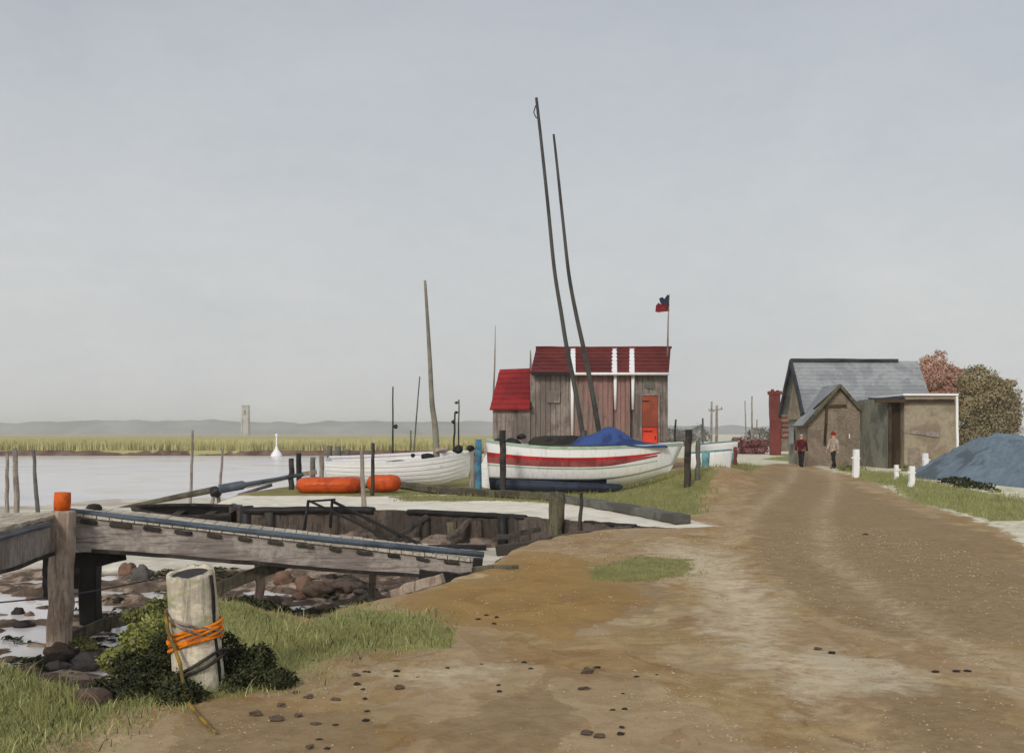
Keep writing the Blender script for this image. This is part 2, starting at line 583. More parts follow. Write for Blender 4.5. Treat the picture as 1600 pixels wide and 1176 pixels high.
GRASS = [px_poly([(-60, 1030), (40, 1046), (105, 1092), (190, 1105), (235, 1060), (330, 1085), (190, 1110), (110, 1150), (40, 1190), (-60, 1190)], -.06),
         px_poly([(225, 985), (330, 935), (420, 962), (480, 975), (560, 950), (660, 962), (712, 985), (690, 1010), (590, 1008), (470, 1040), (420, 1080), (335, 1092), (250, 1062)], -.06),
         px_poly([(915, 882), (1000, 864), (1078, 868), (1066, 894), (985, 903), (925, 898)]),
         px_poly([(600, 775), (690, 773), (800, 771), (990, 769), (1010, 752), (1160, 728), (1186, 735), (1130, 765), (1096, 788), (1092, 809), (1000, 803), (900, 787), (780, 781), (640, 783)], -.2),
         px_poly([(1405, 748), (1480, 764), (1600, 782), (1650, 800), (1600, 812), (1545, 812), (1480, 795), (1430, 784), (1400, 765)]),
         px_poly([(1190, 716), (1250, 707), (1300, 716), (1345, 733), (1330, 742), (1290, 727), (1230, 719)]),
         px_poly([(1340, 738), (1395, 741), (1420, 760), (1385, 762), (1345, 750)])]
OCHRE = [px_poly([(620, 945), (700, 912), (765, 893), (830, 862), (900, 868), (965, 905), (1010, 935), (965, 972), (860, 990), (760, 978), (680, 968)], -.05)]
DARK = [px_poly([(1175, 742), (1260, 734), (1340, 765), (1440, 800), (1590, 850), (1640, 990), (1400, 985), (1290, 950), (1225, 905), (1180, 850)]),
        px_poly([(700, 1110), (800, 1075), (862, 1060), (905, 1120), (860, 1190), (640, 1190)]),
        px_poly([(1330, 1020), (1560, 1070), (1600, 1190), (1420, 1190), (1360, 1100)]),
        px_poly([(300, 1090), (420, 1085), (560, 1110), (600, 1190), (250, 1190)]),
        px_poly([(930, 905), (1030, 908), (1020, 950), (960, 960)])]
PALE = [px_poly([(1050, 838), (1165, 872), (1240, 930), (1265, 985), (1200, 1040), (1110, 1000), (1090, 930), (1000, 860)]),
        px_poly([(1240, 985), (1330, 1000), (1500, 1040), (1570, 1060), (1420, 1062), (1290, 1080), (1230, 1110), (1200, 1060)]),
        px_poly([(560, 1035), (700, 1020), (800, 1025), (720, 1070)])]
VERGE = [px_poly([(1330, 742), (1430, 782), (1480, 798), (1560, 822), (1620, 860), (1800, 880), (1800, 740), (1500, 745), (1400, 748)]),
         px_poly([(1150, 733), (1100, 700), (1700, 700), (1600, 745), (1340, 748), (1262, 724), (1210, 722)])]
CREAM = [[(3.9, 20.4), (1.95, 22.0), (0, 24.2), (-3.7, 26.2), (-6.6, 26.1), (-9, 30), (-8.6, 32.5), (-4.2, 32), (-1.8, 33.4), (1.7, 28.0), (3.7, 22.6)]]


def rank(polys, x, y, soft):
    m = np.full(x.shape, -1e9)
    for p in polys:
        m = np.maximum(m, sdist(x, y, p))
    return np.clip(.5 + .5 * m / soft, 0, 1)


def build_ground():
    ys = np.concatenate([np.linspace(-14, 4, 14), np.arange(4.2, 30, .065), 30 * (140 / 30) ** (np.arange(1, 171) / 170), 140 * (4200 / 140) ** (np.arange(1, 51) / 50)])
    us = np.linspace(-1, 1, 641)
    us = np.sign(us) * np.abs(us) ** 1.25
    Yg, Ug = np.meshgrid(ys, us, indexing='ij')
    half = 9 + np.abs(Yg) * .78
    Xg = Ug * half
    x, y = Xg.ravel(), Yg.ravel()
    z = zfun(x, y)
    soft = .02 * np.maximum(y, 6) + .12
    sd = sdist(x, y, LAND)
    at = {'grass': rank(GRASS, x, y, soft), 'ochre': rank(OCHRE, x, y, soft * 1.6), 'dark': rank(DARK, x, y, soft * 1.6), 'pale': rank(PALE, x, y, soft * 2.2),
          'verge': rank(VERGE, x, y, soft), 'cream': rank(CREAM, x, y, soft)}
    tcx = np.interp(y, [0, 6, 10, 15, 22, 30, 40, 54], [2.6, 2.7, 2.9, 3.6, 5.4, 8.0, 11.0, 14.6])
    at['rut'] = sum(np.exp(-((x - tcx - o_ - .12 * fbm(y, y * 0, .25, 81)) / .22) ** 2) for o_ in (-.75, .75)) * (y < 56)
    at['marsh'] = ss(-.62, -.46, z) * ss(128.4, 129.4, y + fbm(x, y, .2, 77) * 1.5) * (sd < 0)
    at['farmud'] = ((y > 112) & (sd < .5)).astype(float) * (1 - at['marsh'])
    wq = (y > 21.5) & (x < 3)
    at['land'] = np.clip(.5 + .5 * (z + .52) / .22, 0, 1) * (sd > -1.3)
    at['flat'] = ss(19.5, 21.5, y) * (sd < 0) * (y < 112)
    yard = ss(.15, .6, sd) * ss(31.0, 33.0, y + np.maximum(x, 0) * 2.2) * (1 - ss(60, 70, y)) * (1 - ss(3.0, 4.6, x)) * (1 - at['cream'])
    at['grass'] = np.maximum(at['grass'], yard)
    at['verge'] = np.maximum(at['verge'], ss(66, 80, y) * (sd > 0) * .75)
    nx = len(us)
    i = np.arange(len(ys) - 1)[:, None] * nx + np.arange(nx - 1)[None, :]
    F = np.stack([i, i + 1, i + nx + 1, i + nx], -1).reshape(-1, 4)
    fx, fy = x[F].mean(1), y[F].mean(1)
    fl, fg, fm = at['land'][F].mean(1), at['grass'][F].mean(1), sd[F].mean(1)
    kind = np.where((fm < 0) & (fy > 112) | (fy > 112) & (fm < 2), 'marsh', np.where((fl < .5) & (fy < 112), 'mudflat', np.where(fg > .5, 'grass_bank', np.where(fx * 0 + (at['cream'][F].mean(1) > .5), 'quay_top', 'track'))))
    for name in ('marsh', 'mudflat', 'grass_bank', 'quay_top', 'track'):
        f = F[kind == name]
        if not len(f):
            continue
        ids, inv = np.unique(f.ravel(), return_inverse=True)
        me = bpy.data.meshes.new(name)
        me.from_pydata(np.stack([x[ids], y[ids], z[ids]], 1).tolist(), [], inv.reshape(-1, 4).tolist())
        for k, v in at.items():
            a = me.attributes.new(k, 'FLOAT', 'POINT')
            a.data.foreach_set('value', v[ids].astype(np.float32))
        me.materials.append(M['ground'])
        me.polygons.foreach_set('use_smooth', [True] * len(me.polygons))
        o = bpy.data.objects.new(name, me)
        COL.objects.link(o)
        o['kind'] = 'structure'
        o['label'] = {'marsh': 'flat yellow green saltmarsh across the creek', 'mudflat': 'pale brown tidal mud with pools and dark weed',
                      'grass_bank': 'short green grass on the banks beside the track', 'quay_top': 'cream coloured trodden ground along the quay edge',
                      'track': 'wide sandy brown earth track with damp patches'}[name]


def ground_material():
    m = bpy.data.materials.new('ground')
    M['ground'] = m
    t = NT(m)
    pos = t.n('ShaderNodeNewGeometry').outputs['Position']
    nA = t.noise(pos, .45, 6, .6, .6)
    nB = t.noise(pos, 1.5, 6, .62, .8)
    nC = t.noise(pos, 9, 5, .65)
    nD = t.noise(pos, 55, 4, .75)
    c = lambda r, g, b: C(r, g, b, K)
    # earth track: layered washes of tan, brown and pinkish dust
    tan = t.ramp(nB, [(.32, c(168, 150, 117)), (.47, c(157, 137, 104)), (.50, c(148, 128, 95)), (.66, c(137, 116, 84))])
    pink = t.ramp(nA, [(.40, 0.0), (.56, .8), (.60, .35)])
    tan = t.mix(pink, tan, c(152, 131, 104))
    tan = t.mix(t.ramp(nC, [(.34, .5), (.56, 0.0)]), tan, c(128, 109, 80))
    tan = t.mix(t.ramp(nD, [(.30, .55), (.40, 0.0)]), tan, c(96, 80, 60))
    tan = t.mix(t.ramp(nD, [(.62, 0.0), (.72, .45)]), tan, c(196, 182, 154))

    def glaze(col_, n, lo, tint, k=.9, rim=.0):
        # a damp or dusty sheet with a firm outline and a slightly stronger rim, like a dried puddle
        f_ = t.ramp(n, [(lo, 0.0), (lo + .008, k), (lo + .022, k * .8), (min(lo + .2, .99), k)])
        return t.mix(f_, col_, t.mix(1.0, col_, tint, 'MULTIPLY'))
    vA = t.n('ShaderNodeMapping')
    vA.inputs['Scale'].default_value = (1, .55, 1)
    t.l(pos, vA.inputs['Vector'])
    v1_ = t.n('ShaderNodeMapping')
    v1_.inputs['Location'].default_value = (7.3, 2.1, 0)
    v1_.inputs['Scale'].default_value = (1, .6, 1)
    t.l(pos, v1_.inputs['Vector'])
    tan = glaze(tan, t.noise(vA.outputs[0], .62, 5, .55, .5), .53, (.86, .80, .72, 1))
    tan = glaze(tan, t.noise(v1_.outputs[0], .9, 5, .58, .6), .54, (.90, .84, .68, 1))
    tan = glaze(tan, t.noise(v1_.outputs[0], 1.9, 5, .6, .7), .58, (.84, .76, .70, 1))

    def region(a, strength, spread=.55):
        s = t.math('ADD', t.attr(a), t.math('MULTIPLY', t.math('SUBTRACT', nB, .5), spread * 2))
        s = t.math('ADD', s, t.math('MULTIPLY', t.math('SUBTRACT', nC, .5), spread * .5))
        return s
    # damp darker sheets, each with a thin dried rim
    dk = region('dark', 1)
    tan = t.mix(t.ramp(dk, [(.46, 0.0), (.485, .9), (.51, .68), (.9, .85)]), tan, t.ramp(nC, [(.35, c(118, 99, 73)), (.65, c(136, 116, 87))]))
    pl = region('pale', 1, .7)
    tan = t.mix(t.ramp(pl, [(.46, 0.0), (.8, .62)]), tan, t.ramp(nC, [(.35, c(182, 170, 145)), (.6, c(192, 182, 160))]))
    oc = region('ochre', 1)
    tan = t.mix(t.ramp(oc, [(.45, 0.0), (.475, .85), (.5, .68), (.9, .88)]), tan, t.ramp(nB, [(.35, c(122, 95, 50)), (.62, c(146, 117, 70))]))
    rt = t.math('MULTIPLY', t.attr('rut'), t.ramp(nB, [(.35, .25), (.6, 1.0)]))
    tan = t.mix(t.math('MULTIPLY', rt, .5), tan, t.ramp(nC, [(.35, c(142, 122, 96)), (.6, c(186, 170, 142))]))
    vg = region('verge', 1, .5)
    tan = t.mix(t.ramp(vg, [(.44, 0.0), (.54, .95)]), tan, t.ramp(nB, [(.36, c(150, 148, 106)), (.45, c(186, 180, 156)), (.54, c(202, 199, 184)), (.66, c(148, 150, 104))]))
    cr = region('cream', 1, .6)
    creamc = t.ramp(nB, [(.34, c(210, 206, 192)), (.5, c(202, 197, 182)), (.7, c(180, 174, 160))])
    tan = t.mix(t.ramp(cr, [(.44, 0.0), (.52, 1.0)]), tan, creamc)
    gr = region('grass', 1, .5)
    far = t.ramp(t.math('MULTIPLY', t.n('ShaderNodeSeparateXYZ').outputs[1], .02), [(0, 0.0), (1, 1.0)])
    grassc = t.mix(t.ramp(nA, [(.38, 0.0), (.6, 1.0)]), t.ramp(nC, [(.3, c(98, 98, 58)), (.65, c(136, 136, 88))]), t.ramp(nB, [(.3, c(92, 92, 52)), (.65, c(128, 122, 74))]))
    land = t.mix(t.ramp(gr, [(.46, 0.0), (.53, .97)]), tan, grassc)
    # foreshore mud
    mud = t.ramp(nB, [(.34, c(152, 138, 122)), (.45, c(128, 112, 97)), (.47, c(98, 84, 72)), (.6, c(72, 61, 52))])
    mud = t.mix(t.ramp(nC, [(.36, .85), (.48, 0.0)]), mud, c(58, 50, 44))
    flat = t.mix(t.ramp(nA, [(.42, 0.0), (.62, .8)]), creamc, c(150, 138, 124))
    mud = t.mix(t.ramp(t.attr('flat'), [(.4, 0.0), (.6, .85)]), mud, flat)
    edge = t.math('ADD', t.attr('land'), t.math('MULTIPLY', t.math('SUBTRACT', nC, .5), .7))
    bank = t.ramp(nC, [(.35, c(70, 58, 48)), (.6, c(112, 92, 74))])
    col = t.mix(t.ramp(edge, [(.16, 0.0), (.26, 1.0)]), mud, bank)
    col = t.mix(t.ramp(edge, [(.5, 0.0), (.62, 1.0)]), col, land)
    fm = t.attr('farmud')
    col = t.mix(t.ramp(fm, [(.4, 0.0), (.6, 1.0)]), col, t.ramp(t.noise(pos, .6, 3), [(.35, c(72, 54, 46)), (.65, c(112, 92, 80))]))
    nM = t.noise(pos, .03, 5, .6)
    col = t.mix(t.ramp(t.attr('marsh'), [(.4, 0.0), (.6, 1.0)]), col, t.ramp(nM, [(.35, c(136, 130, 88)), (.52, c(156, 150, 102)), (.7, c(168, 160, 110))]))
    h = t.math('ADD', t.math('MULTIPLY', nB, .8), t.math('ADD', t.math('MULTIPLY', nC, .6), t.math('MULTIPLY', nD, .25)))
    t.finish(col, .92, h, .55, .05, .15)


ground_material()
build_ground()

# water: silty, pale, nearly still
mw = bpy.data.materials.new('silty_water')
M['water'] = mw
t = NT(mw)
pos = t.n('ShaderNodeNewGeometry').outputs['Position']
wv = t.noise(pos, 1.2, 3, .55, .5)
wcol = t.ramp(t.noise(pos, .08, 4, .6, .5), [(.34, C(176, 168, 156, K)), (.46, C(196, 192, 190, K)), (.56, C(190, 186, 188, K)), (.68, C(172, 170, 178, K))])
t.finish(wcol, .2, wv, .3, .04, .5, IOR=1.33)
me = bpy.data.meshes.new('water')
me.from_pydata([(-160, -10, ZW), (40, -10, ZW), (40, 140, ZW), (-160, 140, ZW)], [], [(0, 1, 2, 3)])
me.materials.append(mw)
o = bpy.data.objects.new('water', me)
COL.objects.link(o)
set_props(o, 'pale grey still tidal creek water', None, None, 'structure')

# ------------------------------------------------------------------ far shore
mh = bpy.data.materials.new('far_woodland')
M['hills'] = mh
t = NT(mh)
pos = t.n('ShaderNodeNewGeometry').outputs['Position']
t.finish(t.ramp(t.noise(pos, .02, 5, .6), [(.35, C(112, 113, 117, K)), (.65, C(138, 138, 142, K))]), .95, spec=.05)


def hills(name, x0, x1, Y, hfun, depth, label):
    n = 420
    mb = MB()
    prof = [(-1, 0), (-.7, .55), (-.35, .9), (0, 1), (.4, .8), (1, 0)]
    vs, fs = [], []
    for i in range(n + 1):
        x = x0 + (x1 - x0) * i / n
        h = hfun(x)
        for dy, k in prof:
            vs.append((x, Y + dy * depth + 8 * mnoise.noise(Vector((x * .02, dy, 1))), -.6 + h * k * (1 + .10 * mnoise.noise(Vector((x * .05, dy * 4, 3))))))
    k = len(prof)
    for i in range(n):
        for j in range(k - 1):
            fs.append((i * k + j, i * k + j + 1, (i + 1) * k + j + 1, (i + 1) * k + j))
    mb.add(vs, fs)
    o = obj(name, mb, 'hills', smooth=True)
    return set_props(o, label, None, None, 'structure')


def hleft(x):
    px = CX + x / 1500 * FOC
    b = 17.5 + 3.5 * mnoise.noise(Vector((x * .008, 2, 0))) + 2.6 * mnoise.noise(Vector((x * .03, 5, 0)))
    b += 2.5 * math.exp(-((px - 330) / 35) ** 2) + 2 * math.exp(-((px - 200) / 60) ** 2)
    return max(b, 4)


hills('hills', -1150, 60, 1500, hleft, 90, 'low grey wooded hills along the far horizon')


def hright(x):
    px = CX + x / 1300 * FOC
    return max(10.5 + 3 * mnoise.noise(Vector((x * .012, 7, 0))) + 2 * mnoise.noise(Vector((x * .04, 9, 0))), 3)


hills('hills', 60, 1300, 1300, hright, 80, 'faint grey rise of land behind the cottage and boathouse')

# reed bed along the far bank
xs = RNG.uniform(-82, 3, 26000)
ys_ = 129.2 + RNG.uniform(0, 1, 26000) ** 1.5 * 26
zs = zfun(xs, ys_)
ok = (sdist(xs, ys_, LAND) < -1) & (zs > -.55)
gap = np.abs(xs - (432 - CX) / FOC * 126) > .8
sel = ok & gap
o = obj('reeds', MB().blades(np.stack([xs, ys_, zs], 1)[sel].tolist(), .75, 1.45, .07, .18, 3), 'reed')
set_props(o, 'yellow green reed bed along the far bank of the creek', 'reeds', None, 'stuff')

# church tower
b = W(384, 676, 900)
b.z = -.4
ch = thing('church_tower', 'pale grey church tower standing far off above the hills', 'church', b)
w = 5.6
obj('tower', MB().beam(b + Vector((0, 0, -.2)), b + Vector((0, 0, 23.6)), w * 1.12, w * 1.12, 6, 0, .86), 'church_stone', ch)
mb = MB()
for k in range(4):
    for j in range(-2, 3):
        d = Vector((j * w / 4.6, -w / 2 + .25, 0)) if k < 2 else Vector((-w / 2 + .25, j * w / 4.6, 0))
        if k % 2:
            d = -d
        mb.box(b + d + Vector((0, 0, 24.1)), (.8, .8, 1.0))
obj('battlement_trim', mb, 'church_stone', ch)
obj('louvre_window', MB().box(b + Vector((0, -w / 2 - .04, 19)), (1.4, .12, 3.4)), 'dark_grey', ch)
obj('buttress', MB().box(b + Vector((-w / 2 + .4, -w / 2 - .5, 7)), (.9, 1.0, 14)), 'church_stone', ch)
obj('buttress', MB().box(b + Vector((w / 2 - .4, -w / 2 - .5, 7)), (.9, 1.0, 14)), 'church_stone', ch)

# white beacon on the far bank
b = W(432, 713, 124.5)
bc = thing('beacon', 'thin white channel beacon with its reflection shaped as a white cone at the far bank', 'beacon', (b.x, b.y, ZW))
obj('pole', MB().tube([(b.x, b.y, ZW), (b.x, b.y, 1.25)], [.11, .07], 8), 'white_paint', bc, True)
obj('base', MB().tube([(b.x, b.y, ZW - .2), (b.x, b.y, -.75), (b.x, b.y, -.2), (b.x, b.y, .15)], [.75, .6, .2, .1], 12), 'white_paint', bc, True)  # white cone shaped to stand for the beacon's reflection in the water
obj('topmark', MB().tube([(b.x, b.y, 1.2), (b.x, b.y, 1.3), (b.x, b.y, 1.5), (b.x, b.y, 1.55)], [.05, .16, .16, .05], 10), 'white_paint', bc, True)

# ------------------------------------------------------------------ poles in the creek
def pole(px0, py0, px1, py1, Y, wpx, mat, label, name='mooring_pole', cat='pole', group=None, tip=.7, base=None, extra=None):
    """a leaning timber pole, foot at (px0,py0), head at (px1,py1)"""
    a, b = W(px0, py0, Y), W(px1, py1, Y)
    r = wpx / FOC * Y / 2
    if base is not None:
        a.z = base
    n = 7
    pts, rs = [], []
    for i in range(n + 1):
        k = i / n
        p = a.lerp(b, k)
        if 0 < i < n:
            p += Vector((random.gauss(0, min(r * .16, .012)), random.gauss(0, min(r * .16, .012)), 0))
        pts.append(p)
        rs.append(r * (1 + (tip - 1) * k) * random.uniform(.94, 1.06))
    mb = MB().tube(pts, rs, 9)
    if extra is None:
        return solo(name, mb, mat, label, cat, group, smooth=True)
    t_ = thing(name, label, cat, a, group)
    obj('shaft', mb, mat, t_, True)
    extra(t_, a, b, r)
    return t_


GP = 'mooring poles standing in the creek shallows'
pole(11, 818, 11, 708, 31.5, 7, 'grey_timber', 'pale grey mooring pole at the very edge of the creek, straightest of three', group=GP, base=-1.1)
pole(27, 818, 23, 700, 31.0, 10, 'grey_timber', 'thickest and tallest grey pole of the three standing in the shallows', group=GP, base=-1.1)
pole(60, 806, 52, 703, 33.0, 7, 'dark_grey', 'dark grey pole leaning over the shallows by the orange capped post', group=GP, base=-1.1)
pole(297, 790, 301, 672, 39.5, 5, 'grey_timber', 'slim upright grey pole rising from mid creek above a dark skiff', group=GP, base=-1.3)
pole(341, 772, 348, 702, 48.0, 5, 'grey_timber', 'short thin grey pole leaning behind the end of the dark boom', group=GP, base=-1.6)

# ------------------------------------------------------------------ jetty
T0, T1 = W(112, 800, 14.0), W(752, 873, 14.9)          # front top edge of the ramp
jet = thing('jetty', 'weathered grey timber jetty ramp rising from the track to the orange capped post', 'jetty', (T1.x, T1.y, zat(T1.x, T1.y)))
dv = (T1 - T0)
ax = Vector((dv.x, dv.y, 0)).normalized()
back = Vector((-ax.y, ax.x, 0))
mb = MB()
N = 34
for i in range(N):
    a, b_ = T0.lerp(T1, (i + .04) / N), T0.lerp(T1, (i + .96) / N)
    c0 = back * 1.15
    j = random.uniform(-.006, .006)
    q = [a - back * .05, b_ - back * .05, b_ + c0, a + c0]
    q = [p + Vector((0, 0, j)) for p in q]
    mb.prism([p - Vector((0, 0, .045)) for p in q], (0, 0, .045))
obj('plank_decking', mb, 'deck_timber', jet)
# fascia: deep at the head, shallow at the shore
h0, h1 = .44, .25
mb = MB()
n = 16
vs, fs = [], []
for i in range(n + 1):
    k = i / n
    p = T0.lerp(T1, k) - Vector((0, 0, .05))
    hh = h0 + (h1 - h0) * k
    jz = random.gauss(0, .008) if 0 < i < n else 0
    for f_, zz in ((-.012, 0), (-.012, -hh + jz), (.075, -hh + jz), (.075, 0)):
        vs.append(p + back * f_ + Vector((0, 0, zz)))
for i in range(n):
    for j in range(4):
        p, q = i * 4 + j, i * 4 + (j + 1) % 4
        fs.append((p, q, q + 4, p + 4))
fs += [(0, 1, 2, 3), (n * 4 + 3, n * 4 + 2, n * 4 + 1, n * 4)]
mb.add(vs, fs)
obj('fascia_board', mb, 'ramp_timber', jet)
for i in range(13):
    k = .04 + i * .0735
    p = T0.lerp(T1, k) - Vector((0, 0, .095 - .008 * i / 13)) - back * .03
    l = .24 * random.uniform(.75, 1.15) * (1 - .25 * k)
    obj('bearer_cleat', MB().beam(p - ax * l / 2 + Vector((0, 0, .015)), p + ax * l / 2 - Vector((0, 0, .015)), .05, .055 * (1 - .3 * k), 3, .004), 'dark_timber', jet, bevel=.012)
mb = MB()
a = T0 - Vector((0, 0, .05 + h0)) + ax * .25 - back * .03
b_ = T1 - Vector((0, 0, .05 + h1)) - back * .03
obj('bottom_strip', MB().beam(a, b_, .06, .045, 10, .008), 'dark_timber', jet)  # thin dark strip along the fascia's lower edge
P0, P1 = W(96, 797, 13.97), W(756, 866, 14.85)
pts = [P0.lerp(P1, i / 10) + Vector((0, 0, -.02 * math.sin(PI * i / 10))) for i in range(11)]
pipe = obj('edge_pipe', MB().tube(pts, .042, 10), 'steel_blue', jet, True)
obj('jetty_shadow_strip', MB().beam(W(655, 897, 14.55), W(748, 904, 14.62), .16, .13, 6, .012), 'wet_black', jet)  # black beam put in for the shadow under the jetty's shore end
e = W(745, 872, 14.7)
obj('end_post', MB().beam(Vector((e.x, e.y - .02, -.5)), Vector((e.x + .02, e.y - .02, -.02)), .13, .12, 4, .006), 'wet_black', jet, bevel=.01)

# head section that turns towards the camera
S0, S1 = Vector((-5.74, 14.0, .64)), Vector((-5.22, 8.4, .63))
sx = (S1 - S0).normalized()
side = Vector((sx.y, -sx.x, 0)).normalized()
if side.x > 0:
    side = -side
mb = MB()
N = 40
for i in range(N):
    a, b_ = S0.lerp(S1, (i + .04) / N), S0.lerp(S1, (i + .96) / N)
    mb.prism([p - Vector((0, 0, .045 + .004 * (i % 3))) for p in (a - side * .04, b_ - side * .04, b_ + side * 1.2, a + side * 1.2)], (0, 0, .045))
obj('head_planking', mb, 'deck_timber', jet)
mb = MB()
mb.beam(S0 - Vector((0, 0, .265)) - sx * .02, S1 - Vector((0, 0, .265)), .08, .42, 12, .006)
obj('head_fascia', mb, 'grey_timber', jet)
obj('fender_rail', MB().tube([S0.lerp(S1, i / 8) - side * .06 - Vector((0, 0, .10 + .01 * (i % 2))) for i in range(1, 9)], .028, 8), 'steel_blue', jet, True)
obj('bottom_strip', MB().beam(S0 - Vector((0, 0, .485)) - side * .03, S1 - Vector((0, 0, .485)) - side * .03, .06, .04, 10, .008), 'dark_timber', jet)  # same thin dark strip along the head fascia's lower edge
# piles
a, b_ = W(93, 1000, 13.7), W(99, 797, 13.7)
a.z = -1.15
pl = obj('corner_pile', MB().beam(a, b_, .25, .25, 8, .012), 'brown_timber', jet, bevel=.03)
c0, c1 = W(97, 797, 13.7), W(98, 769, 13.7)
obj('orange_cap', MB().tube([c0, c0.lerp(c1, .5), c1], [.098, .105, .1], 10), 'orange_paint', pl, True)
def pile(px, ytop, Y, w, mat, zb=-1.15, top=None):
    b2 = W(px, ytop, Y)
    return obj('pile', MB().beam((b2.x, b2.y, zb), b2, w, w, 6, .012), mat, jet, bevel=.02)
pile(142, 848, 15.05, .24, 'wet_black')
pile(82, 868, 14.6, .2, 'wet_black', -.55)
pile(126, 870, 15.2, .16, 'wet_black', -.5)
pile(405, 880, 15.6, .12, 'brown_timber')
pile(582, 890, 15.8, .10, 'grey_timber')
mb = MB().beam(W(100, 880, 14.25), W(195, 862, 14.6), .14, .2, 5, .012)
obj('cross_beam', mb, 'wet_black', jet)
bb = W(147, 812, 14.75)
obj('bollard', MB().tube([bb + Vector((0, 0, -.1)), bb + Vector((0, 0, .02)), bb + Vector((0, 0, .1)), bb + Vector((0, 0, .17)), bb + Vector((0, 0, .21)), bb + Vector((0, 0, .22))], [.075, .075, .10, .105, .07, .01], 14), 'dark_timber', jet, True)
a, b_ = W(98, 1001, 13.95), W(464, 874, 14.75)
obj('raking_brace', MB().beam(a, b_, .12, .15, 12, .012), 'olive_timber', jet, bevel=.012)

# stray timbers
def log(p, q, w, h, mat, label, name='timber_baulk', cat='timber', group=None):
    return solo(name, MB().beam(p, q, w, h, 6, .012), mat, label, cat, group, bevel=.015)


log(G(613, 929, -.42), G(692, 906, -.2) + Vector((0, 0, .02)), .14, .13, 'brown_timber', 'brown driftwood log on the bank edge below the ochre earth', 'driftwood_log', 'log')
log(G(742, 892, -.12), G(806, 890, -.06), .16, .12, 'olive_timber', 'short dark brown sleeper where the jetty meets the ochre earth')
p = G(800, 856, -.42)
log(G(775, 860, -.52), G(940, 840, -.3), .16, .2, 'dark_timber', 'long dark timber at the foot of the bank below the thick leaning post')
log(G(850, 842, -.30), G(985, 826, -.18), .12, .12, 'quay_timber', 'thin dark plank lying where the quay wall runs into the bank')
log(G(190, 1000, -.9), G(262, 950, -.9), .09, .07, 'dark_timber', 'dark broken plank lying in pale mud beside the hollow mooring post', 'broken_plank', 'plank')

# hollow mooring post with its ropes
PB, PT = Vector((-2.08, 7.35, -.2)), W(297, 893, 7.35)
mp = thing('mooring_post', 'stout pale weathered hollow topped mooring post leaning in the grass', 'mooring post', (PB.x, PB.y, zat(PB.x, PB.y)))
d = (PT - PB)
pts = [PB.lerp(PT, k) for k in (0, .25, .5, .75, .97, 1, 1, .9, .8)]
mb = MB()
seg = 22
rs = [.172, .168, .163, .16, .157, .152, .122, .116, .11]
vs, fs = [], []
s, u = rot_to(d)
for i, (p, r) in enumerate(zip(pts, rs)):
    for j in range(seg):
        an = 2 * PI * j / seg
        wob = 1 + .035 * mnoise.noise(Vector((math.cos(an) * 2.2, math.sin(an) * 2.2, i * .5)))
        q_ = p + (s * math.cos(an) + u * math.sin(an)) * r * wob
        if i >= 4:
            q_.z += .016 * mnoise.noise(Vector((math.cos(an) * 3, math.sin(an) * 3, 9))) + .19 * (q_.y - p.y)
        vs.append(q_)
for i in range(len(pts) - 1):
    for j in range(seg):
        p, q = i * seg + j, i * seg + (j + 1) % seg
        fs.append((p, q, q + seg, p + seg))
fs.append(tuple((len(pts) - 1) * seg + j for j in range(seg)))
mb.add(vs, fs)
obj('shaft', mb, 'pale_timber', mp, True)
pp = PB.lerp(PT, .8)
cw = MB().tube([PB.lerp(PT, .9), PB.lerp(PT, .925), PB.lerp(PT, .985)], [.06, .121, .121], 18)
for v_ in cw.v:
    v_.z += .19 * (v_.y - 7.35)
obj('hollow_core', cw, 'wet_black', mp)  # near-black plug filling the hollow top of the post
mb = MB()
for k in range(6):
    an = random.uniform(0, 2 * PI)
# dark iron strap down the side
st = []
for i in range(10):
    k = .985 - i * .085
    p = PB.lerp(PT, k)
    st.append(p + Vector((.155 + .006 * math.sin(i), -.06, 0)))
obj('iron_strap', MB().tube(st, [.011] * 9 + [.006], 8), 'black_iron', mp, True)


def coil(k0, k1, turns, r, tilt, R=.172, wob=.01, ph=0.0):
    pts = []
    n = int(40 * turns)
    for i in range(n + 1):
        f = i / n
        an = 2 * PI * turns * f + ph
        c = PB.lerp(PT, k0 + (k1 - k0) * f)
        rr = R + .006 * math.sin(an * 3.3 + k0 * 9)
        pts.append(c + Vector((math.cos(an) * rr, math.sin(an) * rr, tilt * math.cos(an) + wob * math.sin(an * 2.3 + k0 * 20))))
    return MB().tube(pts, r, 7)


solo('mooring_rope', coil(.48, .60, 5.2, .0105, .05), 'rope_orange', 'bright orange rope wound round the hollow mooring post', 'rope', smooth=True)
solo('mooring_rope', coil(.60, .66, 2.1, .009, -.07, .180), 'rope_grey', 'grey cord looped above the orange rope on the post', 'rope', smooth=True)
solo('mooring_rope', coil(.28, .36, 2.2, .011, .08, .184), 'dark_timber', 'dark slack line round the lower half of the mooring post', 'rope', smooth=True)
rp = [W(258, 955, 7.22), W(262, 985, 7.18), W(272, 1010, 7.14), W(281, 1035, 7.1), W(286, 1065, 7.05)]
for px, py in ((290, 1092), (303, 1112), (318, 1128), (338, 1146)):
    g = G(px, py, -.05)
    rp.append(Vector((g.x, g.y, zat(g.x, g.y) + .016)))
rp = [Vector((-2.22, 7.2, .38))] + rp
solo('mooring_rope', MB().tube(rp, [.012, .012, .013, .012, .013, .012, .012, .011, .012, .008], 8), 'rope_yellow', 'yellowish frayed rope trailing from the post down onto the track', 'rope', smooth=True)
ln = []
a, b_ = W(-40, 944, 13.5), W(246, 903, 15.6)
for i in range(13):
    p = a.lerp(b_, i / 12)
    p.z -= .05 * math.sin(PI * i / 12)
    ln.append(p)
